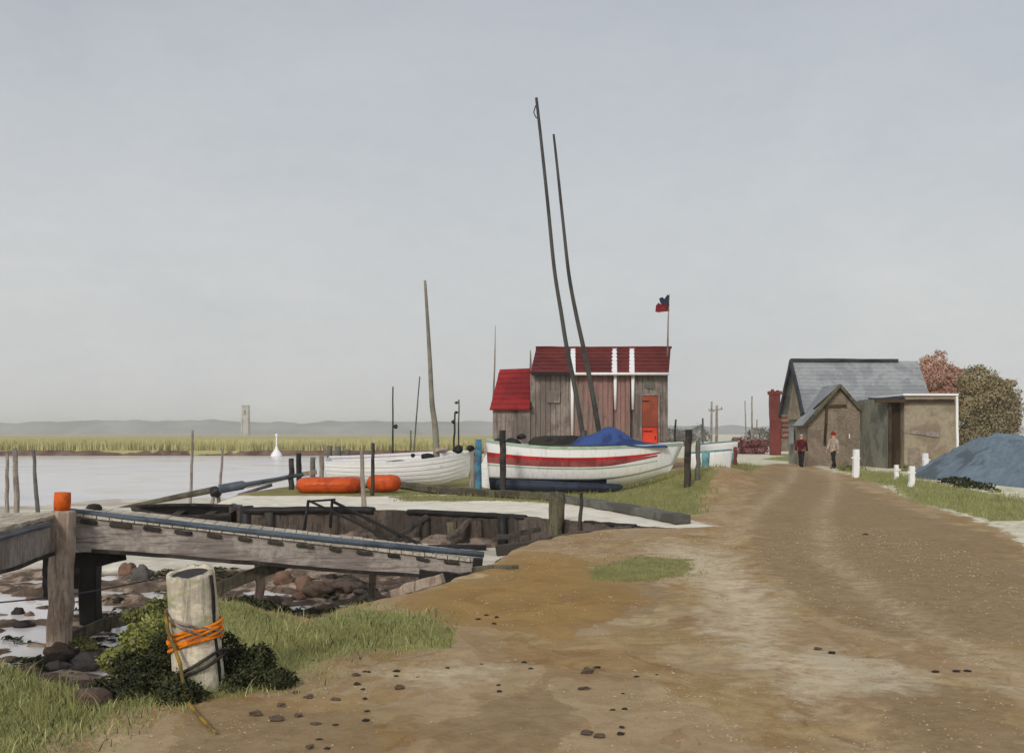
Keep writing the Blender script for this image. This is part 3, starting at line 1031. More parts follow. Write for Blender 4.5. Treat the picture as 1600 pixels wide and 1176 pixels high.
solo('mooring_line', MB().tube(ln, .011, 6), 'steel_blue', 'thin grey mooring line slung low across the mud behind the jetty piles', 'rope', smooth=True)


# ------------------------------------------------------------------ plants in the foreground
def clump(name, lobes, n, size, mat, label, cat, stems=None, group=None):
    t_ = thing(name, label, cat, (lobes[0][0][0], lobes[0][0][1], zat(lobes[0][0][0], lobes[0][0][1])), group)
    obj('foliage', MB().leaves(lobes, n, size, seed=len(label)), mat, t_)
    base = t_.location
    mb = MB()
    R = random.Random(n)
    for k in range(5):
        c, r = R.choice(lobes)
        mb.tube([base + Vector((R.uniform(-.03, .03), R.uniform(-.03, .03), -.05)), base.lerp(Vector(c), .6) + Vector((R.uniform(-.03, .03), 0, .02)), Vector(c) + Vector((0, 0, r[2] * .5))], [size * .12, size * .09, size * .03], 5)
    obj('stem', mb, 'dark_timber', t_)
    return t_


def lob(px, py, Y, rpx, hpx=None, dy=None):
    k = Y / FOC
    hpx = hpx or rpx
    return (tuple(W(px, py, Y)), (rpx * k, dy or rpx * k, hpx * k))


clump('shrub', [lob(232, 1062, 7.35, 36, 30), lob(255, 1030, 7.5, 26, 34), lob(200, 1078, 7.1, 34, 22), lob(270, 1075, 7.15, 30, 28), lob(165, 1078, 7.2, 30, 16), lob(205, 1040, 7.6, 30, 22), lob(262, 1005, 7.7, 20, 26), lob(285, 1085, 7.0, 36, 20)], 13000, .026, 'shrub_dark', 'dark green leafy shrub crowded against the mooring post', 'shrub')
clump('shrub', [lob(372, 1042, 7.6, 26, 34), lob(395, 1052, 7.5, 30, 22), lob(365, 1072, 7.3, 22, 20), lob(430, 1062, 7.4, 32, 16), lob(358, 1010, 7.8, 16, 24), lob(405, 1030, 7.6, 24, 24)], 9000, .025, 'shrub_dark', 'low dark bush on the grass between mooring post and bare track', 'shrub')
clump('shrub', [lob(375, 946, 11.9, 28, 13), lob(405, 952, 11.9, 30, 12), lob(435, 956, 11.8, 20, 9)], 2200, .05, 'shrub_dark', 'dark fringe of seaweed coloured plants along the bank top by the rocks', 'shrub')
clump('weed_tuft', [lob(215, 1000, 8.6, 24, 26), lob(178, 1030, 8.3, 22, 16), lob(240, 985, 9.0, 20, 28)], 2400, .04, 'shrub_light', 'light green weeds growing beside the dark shrub near pale mud', 'weeds')
clump('weed_tuft', [lob(240, 950, 9.6, 16, 16), lob(215, 960, 9.6, 24, 9), lob(262, 940, 9.6, 8, 14)], 1500, .038, 'grass_olive', 'olive weeds sprouting at the lower end of the raking brace', 'weeds')
clump('weed_tuft', [lob(130, 1003, 13.2, 18, 8), lob(140, 1012, 13.0, 12, 6)], 700, .05, 'grass_olive', 'small dark olive weed patch on the mud near the corner pile', 'weeds')


def scatter(polys, n, seed):
    R = np.random.default_rng(seed)
    out = []
    P = polys
    for p in P:
        a = np.array(p)
        lo, hi = a.min(0), a.max(0)
        x = R.uniform(lo[0], hi[0], n)
        y = R.uniform(lo[1], hi[1], n)
        d = sdist(x, y, p)
        keep = d > -.45 * R.uniform(0, 1, n) ** 2
        x, y = x[keep], y[keep]
        z = zfun(x, y)
        k2 = z > -.5
        out.append(np.stack([x[k2], y[k2], z[k2]], 1))
    return np.concatenate(out).tolist()


o = obj('grass', MB().blades(scatter(GRASS[:2], 19000, 1), .012, .05, .004, .8, 5), 'grass_light')
set_props(o, 'short light green turf on the bank round the mooring post', 'grass', None, 'stuff')
o = obj('grass', MB().blades(scatter(GRASS[:2], 1300, 21), .03, .09, .0035, .55, 15), 'shrub_dark')
set_props(o, 'sparse dark blades and dead stems among the bank turf', 'grass', None, 'stuff')
o = obj('grass', MB().blades(scatter(GRASS[:2], 700, 22), .04, .12, .003, .5, 16), 'reed')
set_props(o, 'dry straw coloured stalks among the bank turf', 'grass', None, 'stuff')
o = obj('grass', MB().blades(scatter([GRASS[3]], 22000, 2), .04, .16, .012, .5, 6), 'grass_olive')
set_props(o, 'rough olive grass under and beside the beached boats', 'grass', None, 'stuff')
o = obj('grass', MB().blades(scatter(GRASS[4:], 6000, 3), .04, .15, .012, .5, 7), 'grass_light')
set_props(o, 'pale green verge grass between track and cottage', 'grass', None, 'stuff')
o = obj('grass', MB().blades(scatter([GRASS[2]], 1500, 4), .01, .04, .005, .7, 8), 'grass_olive')
set_props(o, 'thin patch of worn grass in the middle of the track', 'grass', None, 'stuff')

# tall grass tuft blades at the frame's lower corner
pts = [tuple(G(px + random.gauss(0, 10), py + random.gauss(0, 8), -.06)) for px, py in ((45, 1075), (95, 1100), (60, 1120), (110, 1120)) for _ in range(28)]
pts = [(x, y, zat(x, y)) for x, y, z in pts]
o = obj('grass', MB().blades(pts, .08, .22, .005, .25, 9), 'grass_olive')
set_props(o, 'tall dark grass blades in the light green bank corner', 'grass', None, 'stuff')

# ------------------------------------------------------------------ rocks
RG = 'rocks on the foreshore'
rocks = [  # px, py(centre), width, height, z ground, mat, label
    (486, 953, 62, 34, -.35, 'rock_brown', 'largest brown boulder at the grassy bank edge'),
    (547, 946, 74, 24, -.5, 'rock_brown', 'long low brown rock beside the largest boulder'),
    (593, 942, 48, 24, -.5, 'rock_brown', 'rounded brown rock next to the driftwood log'),
    (495, 921, 44, 22, -.95, 'rock_brown', 'lumpy grey brown rock standing in pale pool above the boulder'),
    (545, 926, 42, 16, -.95, 'rock_brown', 'flat brown rock in the pool behind the long rock'),
    (584, 928, 38, 18, -.9, 'rock_brown', 'brown rock perched on another beside the pale pool'),
    (555, 914, 26, 14, -.97, 'rock_dark', 'dark chocolate rock alone in the white pool'),
    (466, 929, 18, 12, -.97, 'rock_red', 'small reddish stone in the pool near the weeds'),
    (445, 946, 36, 20, -.7, 'rock_brown', 'dull brown stone half under the dark fringe plants'),
    (423, 930, 34, 22, -.9, 'rock_brown', 'grey brown stone behind the dark fringe plants'),
    (442, 907, 28, 22, -.97, 'rock_red', 'rounded tan rock below the jetty brace'),
    (474, 912, 22, 26, -.97, 'rock_red', 'upright tan rock under the jetty fascia'),
    (517, 903, 16, 9, -.97, 'rock_dark', 'small dark stone under mid jetty'),
    (646, 901, 54, 16, -.7, 'rock_red', 'broad pinkish rock under the shore end of the jetty'),
    (197, 890, 22, 20, -.97, 'rock_red', 'reddish brown stone in the pool behind the post'),
    (218, 899, 30, 24, -.97, 'rock_grey', 'forked grey rock beside the reddish stone behind the post'),
    (182, 938, 16, 9, -.97, 'rock_dark', 'tiny black stone on mud between pile and post'),
    (26, 951, 18, 12, -.97, 'rock_dark', 'black stone on mud beside the jetty corner pile'),
    (32, 971, 30, 12, -.97, 'rock_dark', 'flat black stone at the rim of the white pool'),
    (46, 931, 15, 8, -.97, 'rock_red', 'small red stone under the mooring line'),
    (44, 955, 13, 8, -.97, 'rock_red', 'small red stone next to the black stones'),
    (88, 1012, 40, 24, -.97, 'rock_brown', 'brown rock at the foot of the corner pile'),
    (86, 1030, 40, 26, -.95, 'rock_dark', 'dark grey rock in front of the corner pile'),
    (130, 1030, 46, 26, -.95, 'rock_grey', 'dark bluish rock beside the weeds and corner pile'),
    (150, 1018, 26, 9, -.97, 'rock_dark', 'thin black stone lying by the bluish rock'),
    (98, 1052, 44, 26, -.6, 'rock_brown', 'brown rock at the edge of the corner grass'),
    (140, 1060, 34, 22, -.55, 'rock_dark', 'blackish rock between corner grass and dark shrub'),
    (40, 1042, 60, 20, -.75, 'rock_grey', 'wide grey olive rock behind the corner grass'),
    (140, 1098, 56, 24, -.08, 'rock_brown', 'squat olive brown stone in front of the dark shrub'),
]
for i, (px, py, w, h, zg, mat, lab) in enumerate(rocks):
    g = G(px, py + h * .45, zg)
    k = g.y / FOC
    zg2 = max(zat(g.x, g.y), ZW - .02) if zg < -.2 else zat(g.x, g.y)
    solo('rock', MB().blob((g.x, g.y + w * k * .3, zg2 + h * k * .36), (w * k * .55, w * k * .45, h * k * .62), i * 1.7 + 2, .55, 3, 1.5), mat, lab, 'rock', RG, smooth=True)

sx, sy = RNG.uniform(-6.5, .4, 60000), RNG.uniform(8, 20.5, 60000)
sd_ = sdist(sx, sy, LAND)
dens = fbm(sx, sy * 1.3, 1.1, 61) + .5 * fbm(sx, sy, 3.1, 63)
edge_ = np.exp(-((sd_ + .5) / .45) ** 2) * .55
k_ = (sd_ < -.15) & (dens + edge_ > .34) & (RNG.uniform(0, 1, 60000) < .5)
sx, sy = sx[k_], sy[k_]
sz = np.maximum(zfun(sx, sy), ZW) + .006
mb = MB()
for x, y, z in zip(sx, sy, sz):
    a = random.uniform(0, 2 * PI)
    l, w_ = random.uniform(.03, .10), random.uniform(.012, .035)
    dx, dy = math.cos(a), math.sin(a)
    h = random.uniform(0, .05)
    mb.add([(x - dx * l, y - dy * l, z), (x - dy * w_, y + dx * w_, z + h), (x + dx * l, y + dy * l, z + h * random.uniform(.2, 1.4)), (x + dy * w_, y - dx * w_, z + h * .5)], [(0, 1, 2, 3)])
o = obj('seaweed', mb, 'shrub_dark')
set_props(o, 'dark bladder weed strewn over the foreshore mud', 'seaweed', None, 'stuff')
cl_ = 0
tries = np.random.default_rng(5)
while cl_ < 46:
    x, y = tries.uniform(-6.2, .2), tries.uniform(9.5, 20)
    d_ = sdist(np.array([x]), np.array([y]), LAND)[0]
    if not (-2.6 < d_ < -.25) or float(fbm(np.array([x]), np.array([y]), .9, 71)[0]) < -.05:
        continue
    r_ = tries.uniform(.04, .13)
    solo('rock', MB().blob((x, y, max(zat(x, y), ZW - .03) + r_ * .22), (r_ * tries.uniform(1, 1.6), r_, r_ * tries.uniform(.4, .7)), cl_ * 3.1, .6, 2, 1.6), ('rock_brown', 'rock_dark', 'rock_dark', 'rock_grey')[cl_ % 4], 'muddy stone strewn across the foreshore near the jetty', 'rock', 'small stones in the foreshore mud', smooth=True)
    cl_ += 1

PG = 'dark pebbles scattered on the track'
peb = [(747, 965, 10), (760, 958, 8), (776, 962, 8), (772, 972, 9), (489, 1030, 7), (556, 1052, 16), (570, 1046, 8), (576, 1047, 7), (620, 1045, 12), (619, 1053, 9), (624, 1074, 18), (653, 1053, 7),
       (558, 1068, 12), (567, 1076, 8), (570, 1090, 9), (463, 1080, 14), (482, 1089, 16), (440, 1102, 14), (400, 1116, 22), (432, 1124, 26), (466, 1117, 14), (525, 1092, 16), (573, 1113, 9), (571, 1126, 12),
       (494, 1130, 16), (524, 1132, 9), (499, 1155, 11), (511, 1169, 10), (484, 1169, 14), (699, 1039, 7), (752, 1031, 6), (819, 1029, 8), (829, 1039, 8), (779, 1066, 8), (780, 1077, 9),
       (994, 1054, 9), (973, 1083, 5), (957, 1110, 9), (976, 1109, 9), (972, 1138, 11), (970, 1148, 12), (1026, 1052, 5), (918, 1047, 22), (933, 1040, 12), (912, 1073, 18), (916, 1145, 22), (937, 1150, 20),
       (1278, 1010, 14), (1300, 1016, 12), (1462, 1046, 12), (1494, 1047, 12), (1512, 1046, 12), (1352, 838, 9)]
for i, (px, py, w) in enumerate(peb):
    g = G(px, py, -.05)
    k = g.y / FOC
    big = w >= 14
    lab = 'brown flattish stone half sunk in the sandy track' if big else 'small dark pebble lying loose on the sandy track'
    solo('pebble', MB().blob((g.x, g.y, zat(g.x, g.y) + w * k * .10), (w * k * .46, w * k * random.uniform(.3, .5), w * k * random.uniform(.12, .26)), i * 2.3, .85, 2, 2.1), 'rock_brown' if big else 'rock_dark', lab, 'pebble', 'flat brown stones sunk in the track' if big else PG)

# grit and small chips trodden into the track
gx = RNG.uniform(-3.2, 6.5, 26000)
gy = 5.2 + RNG.uniform(0, 1, 26000) ** 1.4 * 14
keep = (np.abs(gx) < gy * .5 + .4) & (sdist(gx, gy, LAND) > .25) & (fbm(gx, gy, .9, 91) + fbm(gx, gy, .25, 92) > RNG.uniform(-.5, .55, 26000))
for p_ in GRASS[:2] + GRASS[2:3]:
    keep &= sdist(gx, gy, p_) < -.05
gx, gy = gx[keep], gy[keep]
gz = zfun(gx, gy)
mb = MB()
OC = [(1, 0, 0), (0, 1, 0), (-1, 0, 0), (0, -1, 0), (0, 0, 1)]
for x, y, z in zip(gx, gy, gz):
    r = .0025 + .006 * random.random() ** 3 + .0004 * y
    a = random.uniform(0, PI)
    ca, sa = math.cos(a), math.sin(a)
    k1, k2 = random.uniform(.8, 1.7), random.uniform(.6, 1.0)
    mb.add([(x + (px * ca * k1 - py * sa * k2) * r, y + (px * sa * k1 + py * ca * k2) * r, z + .0015 + pz * r * .7) for px, py, pz in OC], [(0, 1, 4), (1, 2, 4), (2, 3, 4), (3, 0, 4)])
o = obj('gravel', mb, 'shard')
set_props(o, 'fine grit trodden into the sandy track', 'gravel', None, 'stuff')

# ------------------------------------------------------------------ quay
QW = [(3.1, 21.2), (1.95, 22.35), (0, 24.5), (-1.8, 25.6), (-3.7, 26.5), (-6.35, 26.4), (-7.3, 28.4)]
qp = [Vector((x, y, 0)) for x, y in QW]
qt = thing('quay_wall', 'dark weathered timber quay wall below the cream trodden strip', 'quay wall', (-3.7, 26.5, -.87))
vs, fs = [], []
dense = []
for a, b_ in zip(qp, qp[1:]):
    n = max(int((b_ - a).length / .22), 2)
    dense += [a.lerp(b_, i / n) for i in range(n)]
dense.append(qp[-1])
for i, p in enumerate(dense):
    k = i / (len(dense) - 1)
    d = (dense[min(i + 1, len(dense) - 1)] - dense[max(i - 1, 0)]).normalized()
    nrm = Vector((d.y, -d.x, 0))
    if nrm.y > 0:
        nrm = -nrm
    o_ = .05 * (i % 2) + .03 * random.random()
    top = -.19 + .012 * random.uniform(-1, 1)
    bot = -1.15
    f1, f2 = p + nrm * (.16 + o_), p - nrm * .12
    for q, z in ((f1, bot), (f1, top), (f2, top), (f2, bot)):
        vs.append(Vector((q.x, q.y, z)))
for i in range(len(dense) - 1):
    for j in range(4):
        p, q = i * 4 + j, i * 4 + (j + 1) % 4
        fs.append((p, q, q + 4, p + 4))
e = (len(dense) - 1) * 4
fs += [(3, 2, 1, 0), (e, e + 1, e + 2, e + 3)]
obj('sheet_boarding', MB().add(vs, fs), 'quay_timber', qt)
for a, b_, w in ((.30, .56, .07), (.60, .98, .09), (.08, .2, .05)):
    i0, i1 = int(a * len(dense)), int(b_ * len(dense)) - 1
    pts = [Vector((p.x, p.y - .22, -.20 + .01 * random.uniform(-1, 1))) for p in dense[i0:i1]]
    obj('capping_rail', MB().tube(pts, w, 8), 'wet_black', qt, True)
for k, (px, yt, w, mt) in enumerate(((785, 806, .22, 'wet_black'), (705, 815, .26, 'olive_timber'), (665, 812, .20, 'dark_timber'), (745, 812, .3, 'quay_timber'), (420, 800, .22, 'dark_timber'), (385, 790, .36, 'wet_black'), (820, 812, .3, 'quay_timber'))):
    # stand each pile on the wall's line
    best = min(dense, key=lambda p: abs(CX + p.x / p.y * FOC - px))
    Y = best.y - .30
    b2 = W(px, yt, Y)
    obj('pile', MB().tube([(b2.x, Y, -1.05), (b2.x + .02, Y, -.6), (b2.x, Y, b2.z)], [w * .55, w * .5, w * .46], 9), mt, qt, True)

pole(866, 832, 871, 768, 23.0, 27, 'olive_timber', 'thick dark olive post leaning at the quay edge below the red striped boat', 'quay_post', 'post', tip=.92, base=-.95)
pole(905, 826, 908, 770, 22.6, 7, 'dark_timber', 'thin dark stake beside the thick leaning quay post', 'quay_post', 'post', base=-.7)
pole(569, 796, 565, 704, 27.6, 8, 'grey_timber', 'grey post on the cream strip standing before the orange dinghy', 'quay_post', 'post', base=-.3)
pole(582, 776, 583, 692, 32.6, 7, 'dark_timber', 'dark post close against the orange dinghy and white boat', 'quay_post', 'post', base=-.35)

for i_, (pa, ya, pb, yb_, Y_, lab_) in enumerate(((610, 846, 668, 806, 25.0, 'dark plank leaning steeply against the middle of the quay wall'), (700, 842, 738, 812, 24.4, 'short dark plank propped on the quay wall beside the olive pile'),
        (590, 852, 760, 843, 23.6, 'long dark baulk half sunk in the flat below the quay wall'), (640, 858, 720, 862, 22.4, 'grey broken board lying flat between the quay wall and jetty'),
        (770, 842, 845, 826, 22.6, 'dark plank lying against the quay near the thick leaning post'))):
    a, b_ = W(pa, ya, Y_), W(pb, yb_, Y_ + (.35 if i_ < 2 else 0))
    if i_ in (2, 3):
        a.z, b_.z = zat(a.x, a.y) + .06, zat(b_.x, b_.y) + .06
    log(a, b_, .16, .10, ('dark_timber', 'quay_timber', 'wet_black', 'dark_grey', 'dark_timber')[i_], lab_, 'loose_plank', 'plank', 'loose planks below the quay')
for i_, (px, w, h, lab_) in enumerate(((560, .95, .20, 'low brown mud mound at the quay foot beside the handrail'), (640, .7, .16, 'small mud mound under the leaning dark plank'),
        (692, 1.0, .22, 'brown mud mound before the olive quay pile'), (752, .8, .24, 'mud mound at the quay foot by the blackish pile'), (455, .9, .18, 'mud mound under the far end of the quay wall'))):
    q_ = min(dense, key=lambda p: abs(CX + p.x / p.y * FOC - px))
    solo('mud_mound', MB().blob((q_.x, q_.y - .5, -.9), (w * .5, .38, h), i_ * 2.9 + 1, .6, 3, 1.9), 'mud_dark', lab_, 'mud mound', 'mud mounds at the quay foot', smooth=True)

# sleeper kerb along the back of the cream strip
kp = [W(620, 764, 37), G(690, 769, -.17), G(780, 774, -.17), G(860, 779, -.17), G(930, 790, -.17), G(1000, 803, -.15), G(1068, 816, -.12)]
kp[0].z = -.14
kt = thing('sleeper_kerb', 'dark olive timber kerb between cream strip and boat grass', 'kerb', kp[2])
for i in range(len(kp) - 1):
    obj('sleeper', MB().beam(kp[i].lerp(kp[i + 1], .01) + Vector((0, 0, .07)), kp[i].lerp(kp[i + 1], .99) + Vector((0, 0, .06)), .34, .18, 6, .012), 'olive_timber' if i < 3 else 'dark_grey', kt, bevel=.02)

# steel handrail down to the mud
gt = thing('handrail', 'thin black steel handrail sloping from the quay down to the mud', 'handrail', W(475, 838, 26))
Y0 = 25.7
obj('post', MB().tube([W(474, 838, Y0), W(482, 781, Y0)], .035, 8), 'black_iron', gt, True)
obj('post', MB().tube([W(516, 824, 26.0), W(519, 782, 26.0)], .035, 8), 'black_iron', gt, True)
obj('top_bar', MB().tube([W(481, 783, Y0), W(524, 780, 26.0)], .025, 8), 'black_iron', gt, True)
obj('sloping_rail', MB().tube([W(483, 782, Y0), W(560, 818, 24.9), W(632, 857, 24.0)], .03, 8), 'black_iron', gt, True)
obj('sloping_rail', MB().tube([W(522, 784, 26.0), W(590, 818, 25.2), W(666, 855, 24.4)], .04, 8), 'black_iron', gt, True)


# ------------------------------------------------------------------ boats
class Hull:
    """lofted hull: u 0 (stern) .. 1 (bow), v 0 (keel) .. 1 (sheer)"""

    def __init__(s, L, B, keel, sheer, stern=.55, full=.8, rake=.0, flare=1.0, bowp=2.2):
        s.L, s.B, s.keel, s.sheer, s.stern, s.full, s.rake, s.bowp = L, B, keel, sheer, stern, full, rake, bowp

    def beam(s, u):
        if u < .45:
            k = s.stern + (1 - s.stern) * math.sin(u / .45 * PI / 2)
        else:
            k = 1 - ((u - .45) / .55) ** s.bowp
        return max(k, 0.0) * s.B / 2

    def p(s, u, v, sgn, off=0.0):
        zk, zs = s.keel(u), s.sheer(u)
        b = s.beam(u)
        y = b * (1 - (1 - v) ** 2.3) ** s.full + off
        z = zk + (zs - zk) * v ** 1.45
        x = u * s.L + s.rake * (v ** 1.3) * max(0, (u - .6) / .4) ** 2 - s.rake * .3 * v * (1 - u) ** 4
        return Vector((x, sgn * y, z))

    def skin(s, v0=0, v1=1, u0=0, u1=1, off=0.0, nu=36, nv=10, clink=0, sides=(1, -1), taper=0.0):
        mb = MB()
        rows = []
        if clink:
            for i in range(clink):
                a, b = v0 + (v1 - v0) * i / clink, v0 + (v1 - v0) * (i + 1) / clink
                rows += [(a, .028), ((a + b) / 2, .016), (b, .0)]
        else:
            rows = [(v0 + (v1 - v0) * i / nv, 0) for i in range(nv + 1)]
        for sg in sides:
            vs, fs = [], []
            for (v, o) in rows:
                for i in range(nu + 1):
                    u = u0 + (u1 - u0) * i / nu
                    fade = min(1, (1 - u) * 8)
                    w_ = v
                    if taper:
                        w_ = v1 + (v - v1) * min(1, (u1 - u) / taper + .12)
                    vs.append(s.p(u, w_, sg, (off + o) * max(fade, .15)))
            for r in range(len(rows) - 1):
                for i in range(nu):
                    a = r * (nu + 1) + i
                    q = (a, a + 1, a + nu + 2, a + nu + 1)
                    fs.append(q if sg > 0 else q[::-1])
            mb.add(vs, fs)
        return mb

    def rim(s, w, h, off=0.0, u0=0, u1=1, n=36, v=1.0):
        """gunwale strip on both sides"""
        mb = MB()
        for sg in (1, -1):
            vs, fs = [], []
            for i in range(n + 1):
                u = u0 + (u1 - u0) * i / n
                q = s.p(u, v, sg)
                for dy, dz in ((off - w, -h), (off, -h), (off, .01), (off - w, .01)):
                    vs.append(q + Vector((0, sg * dy if u < .985 else 0, dz)))
            for i in range(n):
                for j in range(4):
                    a, b = i * 4 + j, i * 4 + (j + 1) % 4
                    fs.append((a, b, b + 4, a + 4))
            fs += [(3, 2, 1, 0), (n * 4, n * 4 + 1, n * 4 + 2, n * 4 + 3)]
            mb.add(vs, fs)
        return mb

    def deck(s, v, u0=0, u1=1, n=30, crown=.05):
        mb = MB()
        vs, fs = [], []
        for i in range(n + 1):
            u = u0 + (u1 - u0) * i / n
            a, b = s.p(u, v, 1), s.p(u, v, -1)
            for k in range(5):
                q = a.lerp(b, k / 4)
                q.z += crown * (1 - abs(k - 2) / 2) ** .8
                vs.append(q)
        for i in range(n):
            for k in range(4):
                a = i * 5 + k
                fs.append((a, a + 1, a + 6, a + 5))
        return mb.add(vs, fs)

    def transom(s, v0=0, v1=1, n=10):
        vs = [s.p(0, v0 + (v1 - v0) * i / n, 1) for i in range(n + 1)] + [s.p(0, v0 + (v1 - v0) * i / n, -1) for i in range(n, -1, -1)]
        return MB().add(vs, [tuple(range(len(vs)))])


def xform(mb, Mx):
    mb.v = [Mx @ v for v in mb.v]
    return mb


def solidify(o, th):
    m = o.modifiers.new('thickness', 'SOLIDIFY')
    m.thickness = th
    m.offset = 0
    return o


# --- red striped boat (bow to the right, slight yaw)
HR = Hull(5.62, 2.05, lambda u: -.16 + .62 * max(0, (u - .52) / .48) ** 2.0, lambda u: 1.22 + .22 * (1 - u / .45) ** 2 * (u < .45) + .12 * max(0, (u - .45) / .55) ** 2, .62, .72, .42)
MR = Matrix.Translation(Vector((-.66, 34.6, 0))) @ Matrix.Rotation(math.radians(-1.5), 4, 'Z')
rb = thing('sailing_boat', 'white beached sailing boat with red stripe, navy bottom and two tall leaning masts', 'boat', (2.2, 34.5, -.18))
hl = solidify(obj('hull', xform(HR.skin(.40, 1.0, nv=14), MR), 'white_paint', rb, True), .03)
obj('bottom', xform(HR.skin(.0, .40, 0, .64, nv=8), MR), 'navy_paint', rb, True)
obj('forefoot', xform(HR.skin(.0, .40, .64, 1, nv=8), MR), 'white_paint', rb, True)
obj('transom', xform(HR.transom(), MR), 'white_grime', rb)
obj('red_stripe', xform(HR.skin(.775, .83, 0.0, .985, .022, nv=2, taper=.2), MR), 'red_paint', rb, True)
obj('rubbing_band', xform(HR.skin(.665, .775, 0.0, .97, .02, nv=3, taper=.35), MR), 'dull_red', rb, True)
obj('gunwale', xform(HR.rim(.09, .075, .035), MR), 'green_trim', rb)
obj('waterline_strake', xform(HR.skin(.622, .646, 0, .9, .024, nv=1), MR), 'green_trim', rb, True)
obj('deck', xform(HR.deck(.985), MR), 'white_grime', rb, True)
kq = [MR @ Vector((x, 0, z)) for x, z in ((.15, -.14), (2.9, -.14), (3.5, -.08))]
obj('keel', MB().beam(kq[0] - Vector((0, 0, .06)), kq[1] - Vector((0, 0, .06)), .12, .16, 4, .004), 'navy_paint', rb)
rd = [MR @ Vector((x, 0, z)) for x, z in ((-.05, -.1), (-.32, -.05), (-.34, .6), (-.12, 1.05), (-.04, 1.05))]
obj('rudder', MB().prism([p - Vector((0, .025, 0)) for p in rd], (0, .05, 0)), 'white_grime', rb)
# fender roll that lies along the bilge on the near side
fr = [Vector((x, 33.62 + .02 * math.sin(x * 4), z)) for x, z in ((-.50, .02), (-.42, .02), (-.2, .01), (.3, -.01), (1.0, -.03), (1.6, -.05), (2.3, -.06), (3.0, -.08), (3.3, -.06), (3.38, -.06))]
fr = [Vector((p.x, 33.55, p.z + .05)) for p in fr]
solo('bilge_roller', MB().tube(fr, [.06, .17, .165, .17, .165, .15, .14, .13, .10, .04], 12), 'navy_paint', 'long navy canvas roll lying along the bilge of the red striped boat', 'roller', smooth=True)
# masts
def mast(pts, r0, r1, Y, mat, parent, name='mast'):
    q = [W(px, py, Y) for px, py in pts]
    # smooth the spine
    out = []
    for i in range(len(q) - 1):
        for k in range(6):
            t = k / 6
            p0, p1, p2, p3 = q[max(i - 1, 0)], q[i], q[i + 1], q[min(i + 2, len(q) - 1)]
            out.append(.5 * ((2 * p1) + (p2 - p0) * t + (2 * p0 - 5 * p1 + 4 * p2 - p3) * t * t + (3 * p1 - p0 - 3 * p2 + p3) * t ** 3))
    out.append(q[-1])
    n = len(out)
    return obj(name, MB().tube(out, [r0 + (r1 - r0) * i / (n - 1) for i in range(n)], 9), mat, parent, True)


m1 = mast([(838, 153), (846, 225), (856, 320), (866, 420), (877, 490), (885, 540), (897, 600), (912, 686)], .046, .078, 34.6, 'mast_wood', rb)
q = [W(837, 165, 34.6), W(834, 176, 34.6), W(837, 183, 34.6), W(841, 186, 34.6)]
obj('halyard_block', MB().tube(q, .018, 6), 'mast_wood', m1, True)
m2 = mast([(865, 210), (870, 255), (880, 350), (889, 430), (900, 490), (912, 545), (923, 600), (938, 686)], .036, .088, 34.9, 'mast_wood', rb, 'mizzen_mast')
obj('mast_step', MB().tube([W(911, 692, 34.6), W(912, 672, 34.6)], [.14, .10], 10), 'mast_wood', m1, True)
# canvas covers lying on deck
def cover(name, prof, Y, dy, mat, label, cat):
    """cloth heaped along the deck: prof = [(px, top_py, base_py)]"""
    mb = MB()
    vs, fs = [], []
    m_ = 11
    for i, (px, pt, pb) in enumerate(prof):
        c = W(px, pb, Y)
        h = (pb - pt) / FOC * Y
        for j in range(m_):
            a = -1 + 2 * j / (m_ - 1)
            sag = (1 - abs(a) ** 1.8)
            wob = 1 + .12 * mnoise.noise(Vector((px * .05, a * 2.4, h)))
            vs.append(Vector((c.x, Y + a * dy * (.55 + .45 * min(1, h / .25)), c.z + h * sag * wob)))
    for i in range(len(prof) - 1):
        for j in range(m_ - 1):
            a = i * m_ + j
            fs.append((a, a + 1, a + m_ + 1, a + m_))
    mb.add(vs, fs)
    o = solo(name, mb, mat, label, cat, smooth=True)
    return solidify(o, .02)


cover('canvas_cover', [(888, 692, 695), (895, 687, 695), (906, 683, 695), (920, 680, 695), (934, 675, 695), (944, 668, 695), (952, 666, 695), (962, 668, 695), (972, 674, 696), (982, 681, 696), (992, 687, 697), (1006, 691, 698), (1030, 693, 698), (1040, 695, 698)], 34.4, .72, 'blue_canvas', 'bright blue canvas cover heaped over the deck of the striped boat', 'boat cover')
cover('canvas_cover', [(826, 690, 695), (834, 683, 695), (850, 680, 695), (866, 681, 695), (880, 681, 695), (896, 681, 695), (908, 682, 695), (914, 692, 695)], 34.5, .6, 'dark_canvas', 'blackish canvas cover along the striped boat beside the blue one', 'boat cover')
# dark gear piled on the stern
bq = W(794, 704, 34.2)
for (px, py, w, h, lab) in ((800, 696, 26, 24, 'black crate with a purple tint on the stern of the striped boat'), (780, 690, 16, 13, 'small dark bundle at the stern rail of the striped boat'), (815, 682, 16, 9, 'flat dark bag on the deck near the stern crate')):
    c = W(px, py, 34.3)
    k = 34.3 / FOC
    solo('gear_bundle', MB().blob((c.x, 34.3, c.z), (w * k * .5, .2, h * k * .5), px, .35, 3, 1.2), 'rubber_black', lab, 'gear', 'dark gear stowed on the striped boat', smooth=True)

